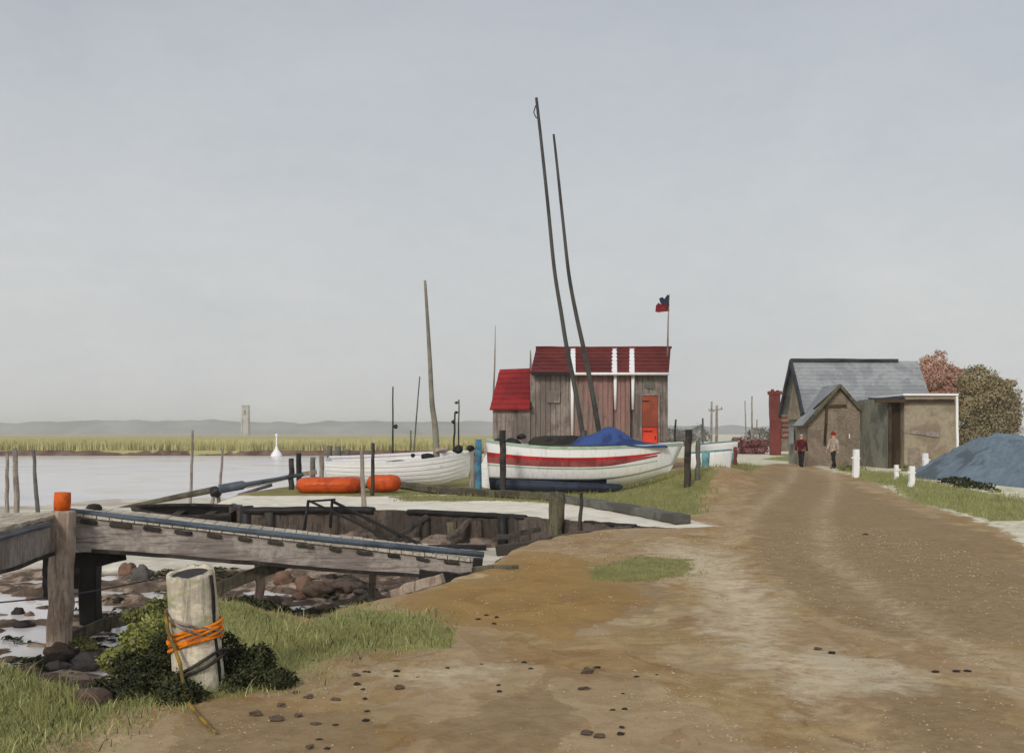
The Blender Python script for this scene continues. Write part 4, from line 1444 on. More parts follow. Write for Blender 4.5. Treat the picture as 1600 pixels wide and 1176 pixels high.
# --- white clinker boat, heeled toward the track, bow to the right
HW = Hull(4.75, 1.75, lambda u: .0 + .34 * max(0, (u - .72) / .28) ** 2 + .05 * (1 - u) ** 2, lambda u: .88 + .34 * u ** 1.9 + .06 * (1 - u) ** 2, .62, .62, .22, bowp=2.4)
MWm = Matrix.Translation(Vector((-6.25, 37.6, -.17))) @ Matrix.Rotation(math.radians(2), 4, 'Z') @ Matrix.Rotation(math.radians(8), 4, 'X')
wb = thing('clinker_boat', 'white clinker rowing boat lying heeled on the grass behind the orange dinghy', 'boat', (-3.8, 37.6, -.18))
solidify(obj('hull', xform(HW.skin(.0, 1.0, clink=8), MWm), 'white_grime', wb), .02)
obj('transom', xform(HW.transom(), MWm), 'white_grime', wb)
obj('gunwale', xform(HW.rim(.06, .06, .03), MWm), 'white_paint', wb)
obj('inner_floor', xform(HW.deck(.42, .02, .97, crown=0), MWm), 'mauve', wb)
for u in (.22, .5, .78):
    a, b_ = HW.p(u, .78, 1), HW.p(u, .78, -1)
    obj('thwart', xform(MB().beam(a, b_, .22, .035, 2, .0), MWm), 'mauve', wb)
stm = [HW.p(1, v, 1) for v in (0, .3, .6, .85, 1.0)]
obj('stem_post', xform(MB().tube([p + Vector((.03, 0, 0)) for p in stm] + [stm[-1] + Vector((.04, 0, .07))], .035, 8), MWm), 'grey_timber', wb, True)
obj('keel', xform(MB().beam(Vector((.05, 0, -.03)), Vector((3.5, 0, -.03)), .06, .1, 3, .0), MWm), 'dark_timber', wb)
mast([(664, 438), (668, 500), (672, 570), (675, 630), (680, 668), (682, 715)], .045, .12, 37.5, 'pale_mast', wb)
for (px, py, w, h, lab) in ((620, 722, 34, 6, 'long dark net roll lying on the white clinker boat'), (667, 713, 20, 9, 'round dark float in the white clinker boat beside its mast'), (716, 702, 16, 12, 'black bundle up in the bow of the white clinker boat'), (735, 700, 13, 9, 'dark grey bundle at the very bow of the white boat'), (645, 711, 7, 6, 'tiny dark pot on the thwart of the white boat'), (690, 703, 20, 8, 'brown sack behind the mast of the white boat')):
    k = 37.3 / FOC
    c = W(px, py, 37.35)
    solo('gear_bundle', MB().blob((c.x, 37.35, c.z), (w * k * .5, .16, h * k * .55), px + 3, .35, 3, 1.2), 'rubber_black' if 'brown' not in lab else 'brown_timber', lab, 'gear', 'gear lying in the white clinker boat', smooth=True)

# --- orange inflatable dinghy
OY = 34.2
od = thing('inflatable_dinghy', 'bright orange inflatable dinghy lying on the cream strip before the white boat', 'dinghy', (-5.0, OY, -.2))
def ring_pts(x0, x1, hw, n=44):
    pts = []
    r = hw
    for i in range(n):
        a = 2 * PI * i / n
        cx, sy = math.cos(a), math.sin(a)
        x = (x0 + x1) / 2 + (x1 - x0) / 2 * (abs(cx) ** .45) * (1 if cx > 0 else -1)
        y = OY + hw * (abs(sy) ** .5) * (1 if sy > 0 else -1)
        pts.append((x, y, a))
    return pts
x0, x1 = (466 - CX) / FOC * OY, (567 - CX) / FOC * OY
rp = ring_pts(x0 + .2, x1 - .2, .58)
vs, fs = [], []
sg_ = 14
for i, (x, y, a) in enumerate(rp):
    xn, yn, _ = rp[(i + 1) % len(rp)]
    xp, yp, _ = rp[i - 1]
    d = Vector((xn - xp, yn - yp, 0)).normalized()
    s = Vector((d.y, -d.x, 0))
    rr = .235 * (1 - .05 * (i % 6 == 0))
    zc = .03 + .05 * (max(0, (x - x0) / (x1 - x0) - .6)) ** 1
    for j in range(sg_):
        b_ = 2 * PI * j / sg_
        vs.append(Vector((x, y, zc)) + s * math.cos(b_) * rr + Vector((0, 0, math.sin(b_) * rr)))
L_ = len(rp)
for i in range(L_):
    for j in range(sg_):
        a, b_ = i * sg_ + j, i * sg_ + (j + 1) % sg_
        c, d = ((i + 1) % L_) * sg_ + (j + 1) % sg_, ((i + 1) % L_) * sg_ + j
        fs.append((a, b_, c, d))
obj('tube', MB().add(vs, fs), 'orange_rubber', od, True)
obj('floor', MB().box(((x0 + x1) / 2, OY, -.08), (1.35, 1.0, .06)), 'rubber_black', od)
obj('grab_line', MB().tube([(x0 + .3 + (x1 - x0 - .6) * i / 24, OY - .83, .10 - .05 * abs(math.sin(i * PI / 4))) for i in range(25)], .010, 6), 'orange_paint', od, True)
def float_bag():
    vs, fs = [], []
    xa, xb = (573 - CX) / FOC * OY, (627 - CX) / FOC * OY
    nx, sg = 26, 22
    for i in range(nx + 1):
        f = i / nx
        e_ = max(.02, 1 - abs(2 * f - 1) ** 5) ** .5
        for j in range(sg):
            a = 2 * PI * j / sg
            cy_, cz_ = math.cos(a), math.sin(a)
            cr = .012 * math.sin(f * 31) + .03 * mnoise.noise(Vector((f * 5, cy_ * 2, cz_ * 2)))
            vs.append(Vector((xa + (xb - xa) * f, OY + .30 * e_ * (1 + cr) * abs(cy_) ** .7 * (1 if cy_ > 0 else -1), .085 + .265 * e_ * (1 + cr) * abs(cz_) ** .7 * (1 if cz_ > 0 else -1))))
    for i in range(nx):
        for j in range(sg):
            p, q = i * sg + j, i * sg + (j + 1) % sg
            fs.append((p, q, q + sg, p + sg))
    fs += [tuple(range(sg - 1, -1, -1)), tuple(nx * sg + j for j in range(sg))]
    return MB().add(vs, fs)


solo('float_bag', float_bag(), 'orange_rubber', 'fat orange float bag lying end to end with the orange dinghy', 'float', smooth=True)
for k in (.35, .65):
    obj('seat_tube', MB().tube([(x0 + (x1 - x0) * k, OY - .45, .12), (x0 + (x1 - x0) * k, OY + .45, .12)], .14, 12), 'orange_rubber', od, True)

# --- dark skiff on the mud
HD = Hull(2.5, 1.15, lambda u: .0 + .2 * max(0, (u - .7) / .3) ** 2, lambda u: .58 + .12 * u ** 2 + .06 * (1 - u) ** 2, .7, .7, .15)
MD = Matrix.Translation(Vector((-6.75, 26.9, -.84))) @ Matrix.Rotation(math.radians(174), 4, 'Z') @ Matrix.Rotation(math.radians(-10), 4, 'X')
sk = thing('skiff', 'black tarred skiff lying on the mud at the end of the quay wall', 'boat', (-8, 26.9, -.87))
solidify(obj('hull', xform(HD.skin(0, 1, clink=5), MD), 'wet_black', sk), .02)
obj('transom', xform(HD.transom(), MD), 'wet_black', sk)
obj('gunwale', xform(HD.rim(.05, .05, .02), MD), 'dark_timber', sk)
for u in (.3, .62):
    obj('thwart', xform(MB().beam(HD.p(u, .8, 1), HD.p(u, .8, -1), .2, .03, 2, 0), MD), 'dark_timber', sk)
obj('inner_floor', xform(HD.deck(.35, .02, .95, crown=0), MD), 'dark_timber', sk)

# spars by the creek
a, b_ = W(172, 797, 37.5), W(338, 764, 35.5)
solo('boom_spar', MB().tube([a, a.lerp(b_, .3), a.lerp(b_, .7), b_], [.05, .07, .10, .11], 9), 'olive_timber', 'long dark olive boom slanting from the mud up to a black trestle', 'spar', smooth=True)
b2 = W(336, 762, 35.5)
tr = thing('trestle', 'black timber trestle holding up the ends of two spars by the creek', 'trestle', (b2.x, 35.5, -.9))
obj('head', MB().blob(b2 + Vector((.02, .03, -.12)), (.21, .2, .17), 4, .4, 3), 'wet_black', tr, True)
obj('leg', MB().beam((b2.x - .14, 35.4, -1.0), b2 + Vector((-.02, 0, -.1)), .1, .1, 4, .006), 'grey_timber', tr)
obj('leg', MB().beam((b2.x + .16, 35.7, -1.0), b2 + Vector((.04, .1, -.1)), .1, .1, 4, .006), 'grey_timber', tr)
a, b_ = W(342, 764, 35.3), W(474, 741, 35.9)
solo('boom_spar', MB().tube([a, a.lerp(b_, .28), a.lerp(b_, .32), b_], [.15, .15, .08, .05], 10), 'steel_blue', 'blue grey spar with thick wrapped end reaching from the trestle to the stakes', 'spar', smooth=True)
a, b_ = W(372, 773, 35.0), W(425, 757, 35.4)
solo('boom_spar', MB().tube([a, b_], [.04, .06], 8), 'steel_blue', 'short blue grey spar end under the longer wrapped spar', 'spar', smooth=True)

# stakes and rail at the stern of the white boat
SG = 'mooring stakes at the stern of the white boat'
for px, yt, Y, w, mt, lab in ((455, 716, 35.9, 9, 'dark_timber', 'dark stake at the creek side end of the brown rail'),
                             (467, 708, 37.2, 9, 'wet_black', 'tallest blackish stake of the cluster behind the orange dinghy'),
                             (489, 714, 38.5, 9, 'dark_grey', 'grey stake between the blackish stake and the white stern'),
                             (502, 712, 39.6, 8, 'grey_timber', 'pale grey stake touching the stern of the white boat')):
    pole(px, 765, px, yt, Y, w, mt, lab, 'mooring_stake', 'stake', SG, tip=.9, base=-.7)
a, b_ = W(384, 759, 36.2), W(494, 737, 37.6)
solo('rail_timber', MB().beam(a, b_, .13, .15, 6, .01), 'brown_timber', 'brown rail timber sloping across the mooring stakes', 'rail')
for px, yt, yb, Y, w, lab in ((514, 696, 722, 41.5, 10, 'stubby dark post with ragged top beyond the white boat stern'), (527, 697, 726, 41.0, 12, 'broadest stubby post beyond the white boat'),
                             (542, 702, 726, 41.2, 9, 'leaning stubby post beyond the white boat'), (575, 704, 726, 41.8, 5, 'thin dark stub near the middle of the white boat')):
    pole(px, yb + 28, px + 1, yt, Y, w, 'dark_grey', lab, 'stub_post', 'post', 'stubby posts beyond the white boat', tip=.85, base=-.6)

# slender poles on the shore behind the white boat
def box_on(k, dpx, r=.10, mat='dark_timber', nm='lamp'):
    def f(t_, a, b, rr):
        p = a.lerp(b, k)
        obj(nm, MB().blob(p + Vector((dpx, 0, 0)), (r, r, r), 3, .3, 2), mat, t_, True)
        obj('bracket', MB().tube([p, p + Vector((dpx, 0, 0))], .02, 6), mat, t_, True)
    return f


pole(614, 712, 614, 604, 46, 3.2, 'dark_timber', 'slender dark pole with a small round lamp behind the white boat', 'marker_pole', 'pole', extra=box_on(.57, .11), base=-.3)
pole(643, 712, 656, 588, 47, 2.6, 'dark_grey', 'thin grey pole leaning outward beyond the white boat', 'marker_pole', 'pole', base=-.3)
pole(641, 708, 642, 672, 48, 3.0, 'dark_grey', 'shortest dark pole beyond the white boat', 'marker_pole', 'pole', base=-.3)
pole(708, 712, 711, 644, 45, 3.8, 'dark_timber', 'dark pole carrying one small box beside the taller boxed pole', 'marker_pole', 'pole', extra=box_on(.86, -.06, .085, nm='box'), base=-.3)


def two_box(t_, a, b, r):
    for k in (.84, .96):
        p = a.lerp(b, k)
        obj('box', MB().blob(p + Vector((-.10, 0, 0)), (.075, .06, .06), k * 9, .3, 2), 'dark_timber', t_, True)
        obj('bracket', MB().tube([p, p + Vector((-.1, 0, 0))], .015, 6), 'dark_timber', t_, True)


pole(716, 712, 717, 624, 45.5, 2.8, 'dark_timber', 'tall thin pole with two small boxes near its top', 'marker_pole', 'pole', extra=two_box, base=-.3)

pole(748, 775, 748, 686, 33.6, 11, 'blue_post', 'blue painted mooring post between the white and striped boats', 'mooring_post', 'post', tip=.95, base=-.35)
pole(760, 752, 761, 688, 36.0, 9, 'brown_timber', 'reddish brown post just behind the blue post', 'mooring_post', 'post', tip=1.0, base=-.3)
pole(738, 768, 739, 712, 34.6, 8, 'grey_timber', 'grey post between white bow and blue post', 'mooring_post', 'post', tip=1.0, base=-.3)
pole(787, 772, 785, 672, 32.6, 10, 'dark_timber', 'tall dark post standing in front of the striped boat stern', 'mooring_post', 'post', tip=1.0, base=-.35)
pole(1074, 758, 1076, 671, 31.5, 11, 'dark_timber', 'tall dark post in the grass hummock off the striped bow', 'mooring_post', 'post', tip=.95, base=-.1)
pole(1090, 752, 1091, 689, 32.0, 8, 'dark_grey', 'shorter grey post in the grass hummock next to the tall one', 'mooring_post', 'post', tip=.95, base=-.1)

# teal drum and small white boats past the hummock
b = G(1103, 741, .3)
pole(1103, 745, 1103, 706, 34.5, 12, 'teal', 'teal blue drum post tucked behind the grass hummock', 'drum_post', 'post', tip=1.0, base=0.0)


def dinghy(px0, px1, Y, ztop, zb, rz, mat, label, group):
    L = (px1 - px0) / FOC * Y
    H_ = Hull(L, L * .42, lambda u: .0 + .15 * max(0, (u - .7) / .3) ** 2, lambda u: (ztop - zb) * (.85 + .15 * u), .65, .7, .1)
    x = (px0 - CX) / FOC * Y
    M_ = Matrix.Translation(Vector((x, Y, zb))) @ Matrix.Rotation(rz, 4, 'Z')
    t_ = thing('dinghy', label, 'dinghy', (x + L / 2, Y, zb), group)
    solidify(obj('hull', xform(H_.skin(0, 1, nv=8), M_), mat, t_, True), .02)
    obj('transom', xform(H_.transom(), M_), mat, t_)
    obj('gunwale', xform(H_.rim(.05, .05, .02), M_), 'teal', t_)
    obj('thwart', xform(MB().beam(H_.p(.45, .85, 1), H_.p(.45, .85, -1), .18, .03, 2, 0), M_), 'grey_timber', t_)
    return t_


dinghy(1078, 1142, 47, .95, 0, .05, 'white_paint', 'white dinghy with teal rim parked beyond the grass hummock', 'small white dinghies by the track')
dinghy(1092, 1150, 58, 1.25, .05, -.06, 'white_grime', 'second white dinghy half hidden behind the teal rimmed one', 'small white dinghies by the track')
b = G(1134, 722, 0)
solo('net_float', MB().blob(W(1134, 713, 50) + Vector((0, -1, 0)), (.17, .17, .3), 2, .12, 3), 'teal', 'pale teal float leaning on the white dinghy end', 'float', smooth=True)
pole(1148, 724, 1149, 698, 56, 8, 'brick', 'short maroon post at the end of the maroon hedge', 'stub_post', 'post', base=-.1)

# ------------------------------------------------------------------ boathouse with red roof
BY = 50.0
bx = lambda px, Y=BY: (px - CX) / FOC * Y
bz = lambda py, Y=BY: EYE - (py - HY) / FOC * Y
bh = thing('boathouse', 'tarred brown boathouse with dark red roof bays and a brighter red lean-to', 'boathouse', (3.2, BY + 2.5, -.1))
zb, ze = -.4, bz(583)
xl, x1_, x2_, x3_, xr = bx(829), bx(894), bx(960), bx(987), bx(1044)
walls = [(xl, x1_ - .05, 'tarred_wall'), (x1_ + .05, x2_ - .06, 'ruddy_wall'), (x2_ + .06, x3_ - .06, 'ruddy_wall'), (x3_ + .06, xr, 'tarred_wall')]
obj('rear_wall', MB().box(((xl + xr) / 2, BY + 3.2, (zb + ze) / 2), (xr - xl, 5.9, ze - zb - .02)), 'tarred_wall', bh)
for i, (a, b_, mt) in enumerate(walls):
    # vertical boarded bays standing proud of the core
    mb = MB()
    nb = max(3, int((b_ - a) / .21))
    vs, fs = [], []
    for k in range(nb):
        xa, xb = a + (b_ - a) * k / nb, a + (b_ - a) * (k + 1) / nb - .014
        y = BY + .03 * (k % 2) + random.uniform(0, .012)
        mb.box(((xa + xb) / 2, y + .06, (zb + ze) / 2 + .01), (xb - xa, .14, ze - zb))
    obj('wall_boarding', mb, mt, bh)
# roof: four bays between pale battens
Yr, zr = 53.4, bz(543, 53.2)
ey, ez = BY - .35, ze + .03
rl = lambda px: (bx(px, ey), bx(px, Yr))
def bay(pa, pb, pat, pbt, mat='roof_red'):
    q = [Vector((bx(pa, ey), ey, ez - .02)), Vector((bx(pb, ey), ey, ez - .02)), Vector((bx(pbt, Yr), Yr, zr)), Vector((bx(pat, Yr), Yr, zr))]
    n = 7
    mb = MB()
    for k in range(n):      # courses of tiles, each lapped over the one below
        t0, t1 = k / n, (k + 1) / n + .012
        if k == n - 1:
            t1 = 1
        a0, a1 = q[0].lerp(q[3], t0), q[0].lerp(q[3], t1)
        b0, b1 = q[1].lerp(q[2], t0), q[1].lerp(q[2], t1)
        up = Vector((0, -.01, .035))
        mb.slab([a0 + up, b0 + up, b1, a1], .07)
    return obj('roof_tile', mb, mat, bh)


bay(829, 892, 838, 892)
bay(898.5, 957.5, 898.5, 957.5)
bay(962.5, 984, 962.5, 984)
bay(990, 1045, 990, 1048)
for pa in (895.2, 960, 987.2):
    obj('roof_batten', MB().beam(Vector((bx(pa, ey), ey, ez - .03)), Vector((bx(pa, Yr), Yr, zr - .03)), .24, .09, 3, 0), 'white_grime', bh)
obj('ridge_cap', MB().beam(Vector((bx(837, Yr), Yr, zr + .02)), Vector((bx(1049, Yr), Yr, zr + .02)), .3, .1, 10, .008), 'roof_red', bh)
obj('back_roof', MB().slab([Vector((bx(838, Yr), Yr + .02, zr)), Vector((bx(1048, Yr), Yr + .02, zr)), Vector((xr, BY + 6.6, ez)), Vector((xl, BY + 6.6, ez))], .08), 'roof_red', bh)
for x, xx in ((xl + .03, bx(839, Yr)), (xr - .08, bx(1046, Yr))):
    obj('gable', MB().prism([Vector((x, BY + .15, ze - .05)), Vector((x, BY + 6.1, ze - .05)), Vector((x, Yr, zr - .1))], (.05, 0, 0)), 'tarred_wall', bh)
obj('gutter', MB().tube([Vector((bx(894, ey), ey - .05, ez - .08)), Vector((bx(1045, ey), ey - .05, ez - .08))], .065, 8), 'white_paint', bh, True)
obj('eaves_board', MB().beam(Vector((bx(830, ey), ey - .03, ez - .06)), Vector((bx(890, ey), ey - .03, ez - .06)), .08, .13, 4, .006), 'rubber_black', bh)
for px, yb_ in ((894, 686), (961, 640), (988.5, 640)):
    obj('downpipe', MB().tube([Vector((bx(px), BY - .12, ez - .1)), Vector((bx(px), BY - .1, bz(yb_)))], [.085, .055], 8), 'white_paint', bh, True)
# orange doors, upper leaf dull and lower leaf bright
dl, dr = bx(1003), bx(1027.5)
dt, dm, db = bz(618), bz(667), bz(700)
dp = obj('door', MB().box(((dl + dr) / 2, BY - .03, (dt + dm) / 2), (dr - dl, .09, dt - dm)), 'orange_door', bh, bevel=.02, label='dull orange upper door leaf')
obj('hinge', MB().box((dl + .16, BY - .09, dt - .25), (.28, .03, .05)), 'black_iron', dp)
dp2 = obj('door', MB().box(((dl + dr) / 2, BY - .045, (dm + db) / 2 - .01), (dr - dl - .04, .09, dm - db - .02)), 'vermilion', bh, bevel=.02, label='bright vermilion lower door leaf')
obj('handle', MB().box((dr - .12, BY - .11, (dm + db) / 2), (.04, .04, .16)), 'black_iron', dp2)
for sx_ in (dl - .05, dr + .05):
    obj('door_frame', MB().beam((sx_, BY - .05, db - .1), (sx_, BY - .05, dt + .06), .09, .1, 4, .003), 'tarred_wall', bh)
obj('door_frame', MB().beam((dl - .1, BY - .055, dt + .06), (dr + .1, BY - .055, dt + .06), .09, .1, 3, .003), 'tarred_wall', bh)
for k_ in (.2, .8):
    obj('strap_hinge', MB().box((dl + .25, BY - .1, db + (dm - db) * k_), (.42, .02, .05)), 'black_iron', dp2)
obj('window', MB().box((bx(1015), BY + .001, bz(601)), (.5, .08, .35)), 'dark_grey', bh, bevel=.01)
obj('vent_hatch', MB().box((bx(865), BY - .03, bz(620)), (.6, .1, .55)), 'tarred_wall', bh, bevel=.02)
# lean-to
ll, lr = bx(770), bx(829) - .01
lz = bz(640)
mb = MB()
for k in range(9):
    xa, xb = ll + (lr - ll) * k / 9, ll + (lr - ll) * (k + 1) / 9 - .006
    mb.box(((xa + xb) / 2, BY - .02 + .02 * (k % 2), (zb + lz) / 2), (xb - xa, .12, lz - zb))
obj('wall_boarding', mb, 'tarred_wall', bh)
obj('leanto_wall', MB().box(((ll + lr) / 2, BY + 1.6, (zb + lz) / 2 - .02), (lr - ll - .02, 3.0, lz - zb)), 'tarred_wall', bh)
q = [Vector((bx(765, BY - .3), BY - .3, lz)), Vector((bx(828.5, BY - .3), BY - .3, lz)), Vector((bx(830, 52.6), 52.6, bz(575, 52.6))), Vector((bx(781, 52.6), 52.6, bz(577, 52.6)))]
mb = MB()
for k in range(8):
    t0, t1 = k / 8, min(1, (k + 1) / 8 + .012)
    a0, a1, b0, b1 = q[0].lerp(q[3], t0), q[0].lerp(q[3], t1), q[1].lerp(q[2], t0), q[1].lerp(q[2], t1)
    up = Vector((0, -.01, .035))
    mb.slab([a0 + up, b0 + up, b1, a1], .07)
obj('roof_tile', mb, 'roof_bright', bh)
obj('leanto_gable', MB().prism([Vector((ll + .02, BY, lz - .1)), Vector((ll + .02, BY + 3.1, lz - .1)), Vector((ll + .22, 52.5, bz(582, 52.5)))], (.06, 0, 0)), 'tarred_wall', bh)
obj('leanto_rear', MB().box(((ll + lr) / 2 + .1, 52.75, (zb + bz(582, 52.6)) / 2), (lr - ll - .3, .2, bz(582, 52.6) - zb)), 'tarred_wall', bh)
obj('side_trim', MB().beam(Vector((lr + .0, BY - .34, lz + .05)), Vector((bx(830, 52.5), 52.5, bz(574, 52.5))), .07, .12, 4, .004), 'rubber_black', bh)
# flagpoles
fp = thing('flagpole', 'thin grey flagpole on the boathouse roof corner flying a torn red and blue flag', 'flagpole', (bx(1043, 52), 52, 4.6))
obj('pole', MB().tube([W(1043, 560, 52), W(1044, 500, 52), W(1046, 459, 52)], [.05, .03, .016], 8), 'grey_timber', fp, True)
def flag(poly, Y, seed):
    n = len(poly)
    vs = [W(x, y, Y + .12 * mnoise.noise(Vector((x * .13, y * .1, seed)))) for x, y in poly]
    return MB().prism(vs, (0, .02, 0))
fl = obj('flag', flag([(1045.5, 478), (1046, 486), (1036, 487), (1029, 488), (1024, 487), (1025, 477), (1029, 473), (1034, 476), (1040, 474)], 52, 1), 'flag_red', fp)
obj('canton', flag([(1045.5, 478), (1040, 475), (1034, 476.5), (1031, 471), (1030, 466), (1035, 464), (1038, 467), (1043, 460), (1046, 462), (1045, 470)], 51.97, 3), 'flag_blue', fl)
solo('flagpole', MB().tube([W(770, 640, 52.9), W(773, 570, 52.9), W(774, 508, 52.9)], [.05, .035, .015], 8), 'grey_timber', 'bare thin pole rising at the corner of the bright red lean-to', 'flagpole', smooth=True)
# dark clutter below the lean-to
for px, py, w, h, lab in ((778, 722, 16, 18, 'dark tarred crate stacked beside the lean-to corner'), (795, 712, 20, 34, 'tall dark net heap against the lean-to wall'), (818, 716, 15, 26, 'small black net heap against the lean-to wall')):
    c = W(px, py, 47.5)
    k = 47.5 / FOC
    solo('net_heap', MB().blob((c.x, 47.5, c.z), (w * k * .55, .4, h * k * .6), px * 1.3, .45, 3, 1.5), 'rubber_black', lab, 'net heap', 'net heaps beside the lean-to', smooth=True)

# ------------------------------------------------------------------ cottage and shed
hx = lambda px, Y: (px - CX) / FOC * Y
hz = lambda py, Y: EYE - (py - HY) / FOC * Y
ct = thing('cottage', 'stone cottage with grey slate roof, black bargeboards and a projecting gable', 'cottage', (18, 58, -.1))
cl, cr_ = hx(1240, 59.5), hx(1431, 59.5)
fY, rY, kY = 57.3, 59.5, 61.7
fe, rz_ = hz(645, 57.0), hz(564, 59.5)
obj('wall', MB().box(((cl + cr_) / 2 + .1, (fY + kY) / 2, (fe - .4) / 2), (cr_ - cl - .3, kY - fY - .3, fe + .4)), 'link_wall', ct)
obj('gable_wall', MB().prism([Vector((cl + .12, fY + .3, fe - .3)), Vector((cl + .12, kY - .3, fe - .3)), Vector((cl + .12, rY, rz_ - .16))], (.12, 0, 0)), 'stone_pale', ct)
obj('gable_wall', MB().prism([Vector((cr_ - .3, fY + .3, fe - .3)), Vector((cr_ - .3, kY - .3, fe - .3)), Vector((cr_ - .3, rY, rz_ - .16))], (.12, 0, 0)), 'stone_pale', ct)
def slope(q, n, mat, name, parent, th=.06):
    mb = MB()
    for k in range(n):
        t0, t1 = k / n, min(1, (k + 1) / n + .01)
        a0, a1, b0, b1 = q[0].lerp(q[3], t0), q[0].lerp(q[3], t1), q[1].lerp(q[2], t0), q[1].lerp(q[2], t1)
        up = Vector((0, -.005, .018))
        mb.slab([a0 + up, b0 + up, b1, a1], th)
    return obj(name, mb, mat, parent)
slope([Vector((cl - .1, fY - .35, fe)), Vector((cr_ + .1, fY - .35, fe)), Vector((cr_ + .1, rY, rz_)), Vector((cl - .1, rY, rz_))], 14, 'slate', 'roof_tile', ct)
slope([Vector((cl - .1, kY + .35, fe)), Vector((cr_ + .1, kY + .35, fe)), Vector((cr_ + .1, rY + .01, rz_)), Vector((cl - .1, rY + .01, rz_))], 14, 'slate', 'roof_tile', ct)
obj('ridge_cap', MB().beam(Vector((cl - .15, rY, rz_ + .05)), Vector((cr_ - 1.0, rY, rz_ + .02)), .34, .17, 12, .008), 'barge_black', ct)
for yy, zz, w in ((fY - .35, fe - .05, .34), (kY + .35, fe - .05, .3)):
    obj('bargeboard', MB().beam(Vector((cl - .16, rY, rz_ - .02)), Vector((cl - .16, yy, zz - .05)), .1, w, 6, .006), 'barge_black', ct)
obj('drainpipe', MB().tube([Vector((cl - .02, fY + .2, fe)), Vector((cl - .02, fY + .2, .4))], .15, 8), 'barge_black', ct, True)
obj('side_window', MB().box((cl + .1, rY + .9, 1.5), (.1, .7, .9)), 'slate', ct)
obj('eaves_gutter', MB().beam(Vector((hx(1347, 56.2), fY - .4, fe - .06)), Vector((hx(1393, 56.2), fY - .4, fe - .06)), .1, .12, 5, .006), 'barge_black', ct)
# projecting gable
gY = 55.3
gl, gr_, ga = hx(1262, gY), hx(1346, gY), hx(1310, gY)
gzl, gzr, gza = hz(655, gY), hz(641, gY), hz(600, gY)
wing = obj('wing_wall', MB().prism([Vector((gl, gY, -.35)), Vector((gr_, gY, -.35)), Vector((gr_, gY, gzr - .05)), Vector((ga, gY, gza - .08)), Vector((gl, gY, gzl - .05))], (0, 2.2, 0)), 'stone', ct)
def roofY(z):
    return fY - .35 + (z - fe) / (rz_ - fe) * (rY - fY + .35)
bk = roofY(gza) + .15
for sx_, ex, ez_ in ((-1, gl - .25, gzl - .30), (1, gr_ + .22, gzr - .26)):
    f0, f1 = Vector((ex, gY - .25, ez_)), Vector((ga, gY - .25, gza))
    t_k = max(0, (fe - ez_) / (gza - ez_))
    mid_ = f0.lerp(f1, t_k)
    pts_ = [f0, f1, Vector((ga, bk, gza)), Vector((mid_.x, fY - .2, mid_.z)), Vector((ex, fY + .1, ez_))]
    n_ = (pts_[1] - pts_[0]).cross(Vector((0, 1, 0))).normalized()
    if n_.z < 0:
        n_ = -n_
    obj('wing_roof', MB().prism(pts_, -n_ * .08), 'slate', ct)
obj('wing_bargeboard', MB().beam(Vector((gl - .27, gY - .28, gzl - .36)), Vector((ga, gY - .28, gza - .07)), .05, .15, 5, .006), 'olive_timber', ct)
obj('wing_bargeboard', MB().beam(Vector((gr_ + .24, gY - .28, gzr - .32)), Vector((ga, gY - .28, gza - .07)), .05, .15, 5, .006), 'olive_timber', ct)
obj('gable_timber', MB().beam(Vector((hx(1271, gY), gY - .04, hz(639, gY))), Vector((ga - .05, gY - .04, hz(606, gY))), .06, .1, 4, .004), 'door_brown', ct)
obj('gable_timber', MB().beam(Vector((hx(1343, gY), gY - .04, hz(640, gY))), Vector((ga + .05, gY - .04, hz(606, gY))), .06, .1, 4, .004), 'door_brown', ct)
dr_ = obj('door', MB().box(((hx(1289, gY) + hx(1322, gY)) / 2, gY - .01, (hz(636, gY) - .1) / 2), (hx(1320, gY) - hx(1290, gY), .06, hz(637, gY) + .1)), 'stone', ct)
obj('lintel', MB().beam(Vector((hx(1287, gY), gY - .06, hz(635, gY))), Vector((hx(1322, gY), gY - .06, hz(633.5, gY))), .1, .14, 4, .006), 'door_brown', dr_)
obj('jamb', MB().beam(Vector((hx(1288, gY), gY - .06, hz(694, gY))), Vector((hx(1291, gY), gY - .06, hz(636, gY))), .1, .14, 4, .006), 'door_brown', dr_)
obj('keyhole_plate', MB().box((hx(1327, gY), gY - .02, hz(681, gY)), (.05, .05, .22)), 'white_paint', ct)
obj('corner_board', MB().beam(Vector((hx(1347, gY) + .03, gY - .03, .0)), Vector((hx(1347, gY) + .03, gY - .03, gzr - .35)), .07, .07, 3, 0), 'stone_pale', ct)

# flat roofed shed
sY = 51.0
sl, sr = hx(1392, sY), hx(1494, sY)
szt = hz(614, sY)
sh = thing('shed', 'flat roofed tan shed with dark doorway and long black canopy beam', 'shed', ((sl + sr) / 2, sY + 2, 0))
dm_ = hx(1413, sY)
obj('wall', MB().box(((dm_ + sr) / 2, sY + 2.4, szt / 2 - .2), (sr - dm_, 4.8, szt + .2)), 'stone_pale', sh)
obj('wall_return', MB().box(((sl + dm_) / 2 - .003, sY + 2.75, szt / 2 - .25), (dm_ - sl, 4.0, szt + .1)), 'door_brown', sh)
obj('wall_side', MB().box((sl - .04, sY + 2.6, szt / 2 - .25), (.07, 4.6, szt + .05)), 'link_wall', sh)
obj('door', MB().box(((sl + dm_) / 2, sY + .55, 1.45), (dm_ - sl - .02, .1, 3.3)), 'door_brown', sh)
obj('door_post', MB().beam((sl, sY + .15, -.2), (sl, sY + .15, hz(630, sY)), .12, .14, 4, .006), 'door_brown', sh)
obj('canopy_beam', MB().beam(Vector((hx(1366, sY), sY - .12, hz(626.5, sY))), Vector((hx(1489, sY), sY - .12, hz(626, sY))), .16, .15, 10, .008), 'door_brown', sh)
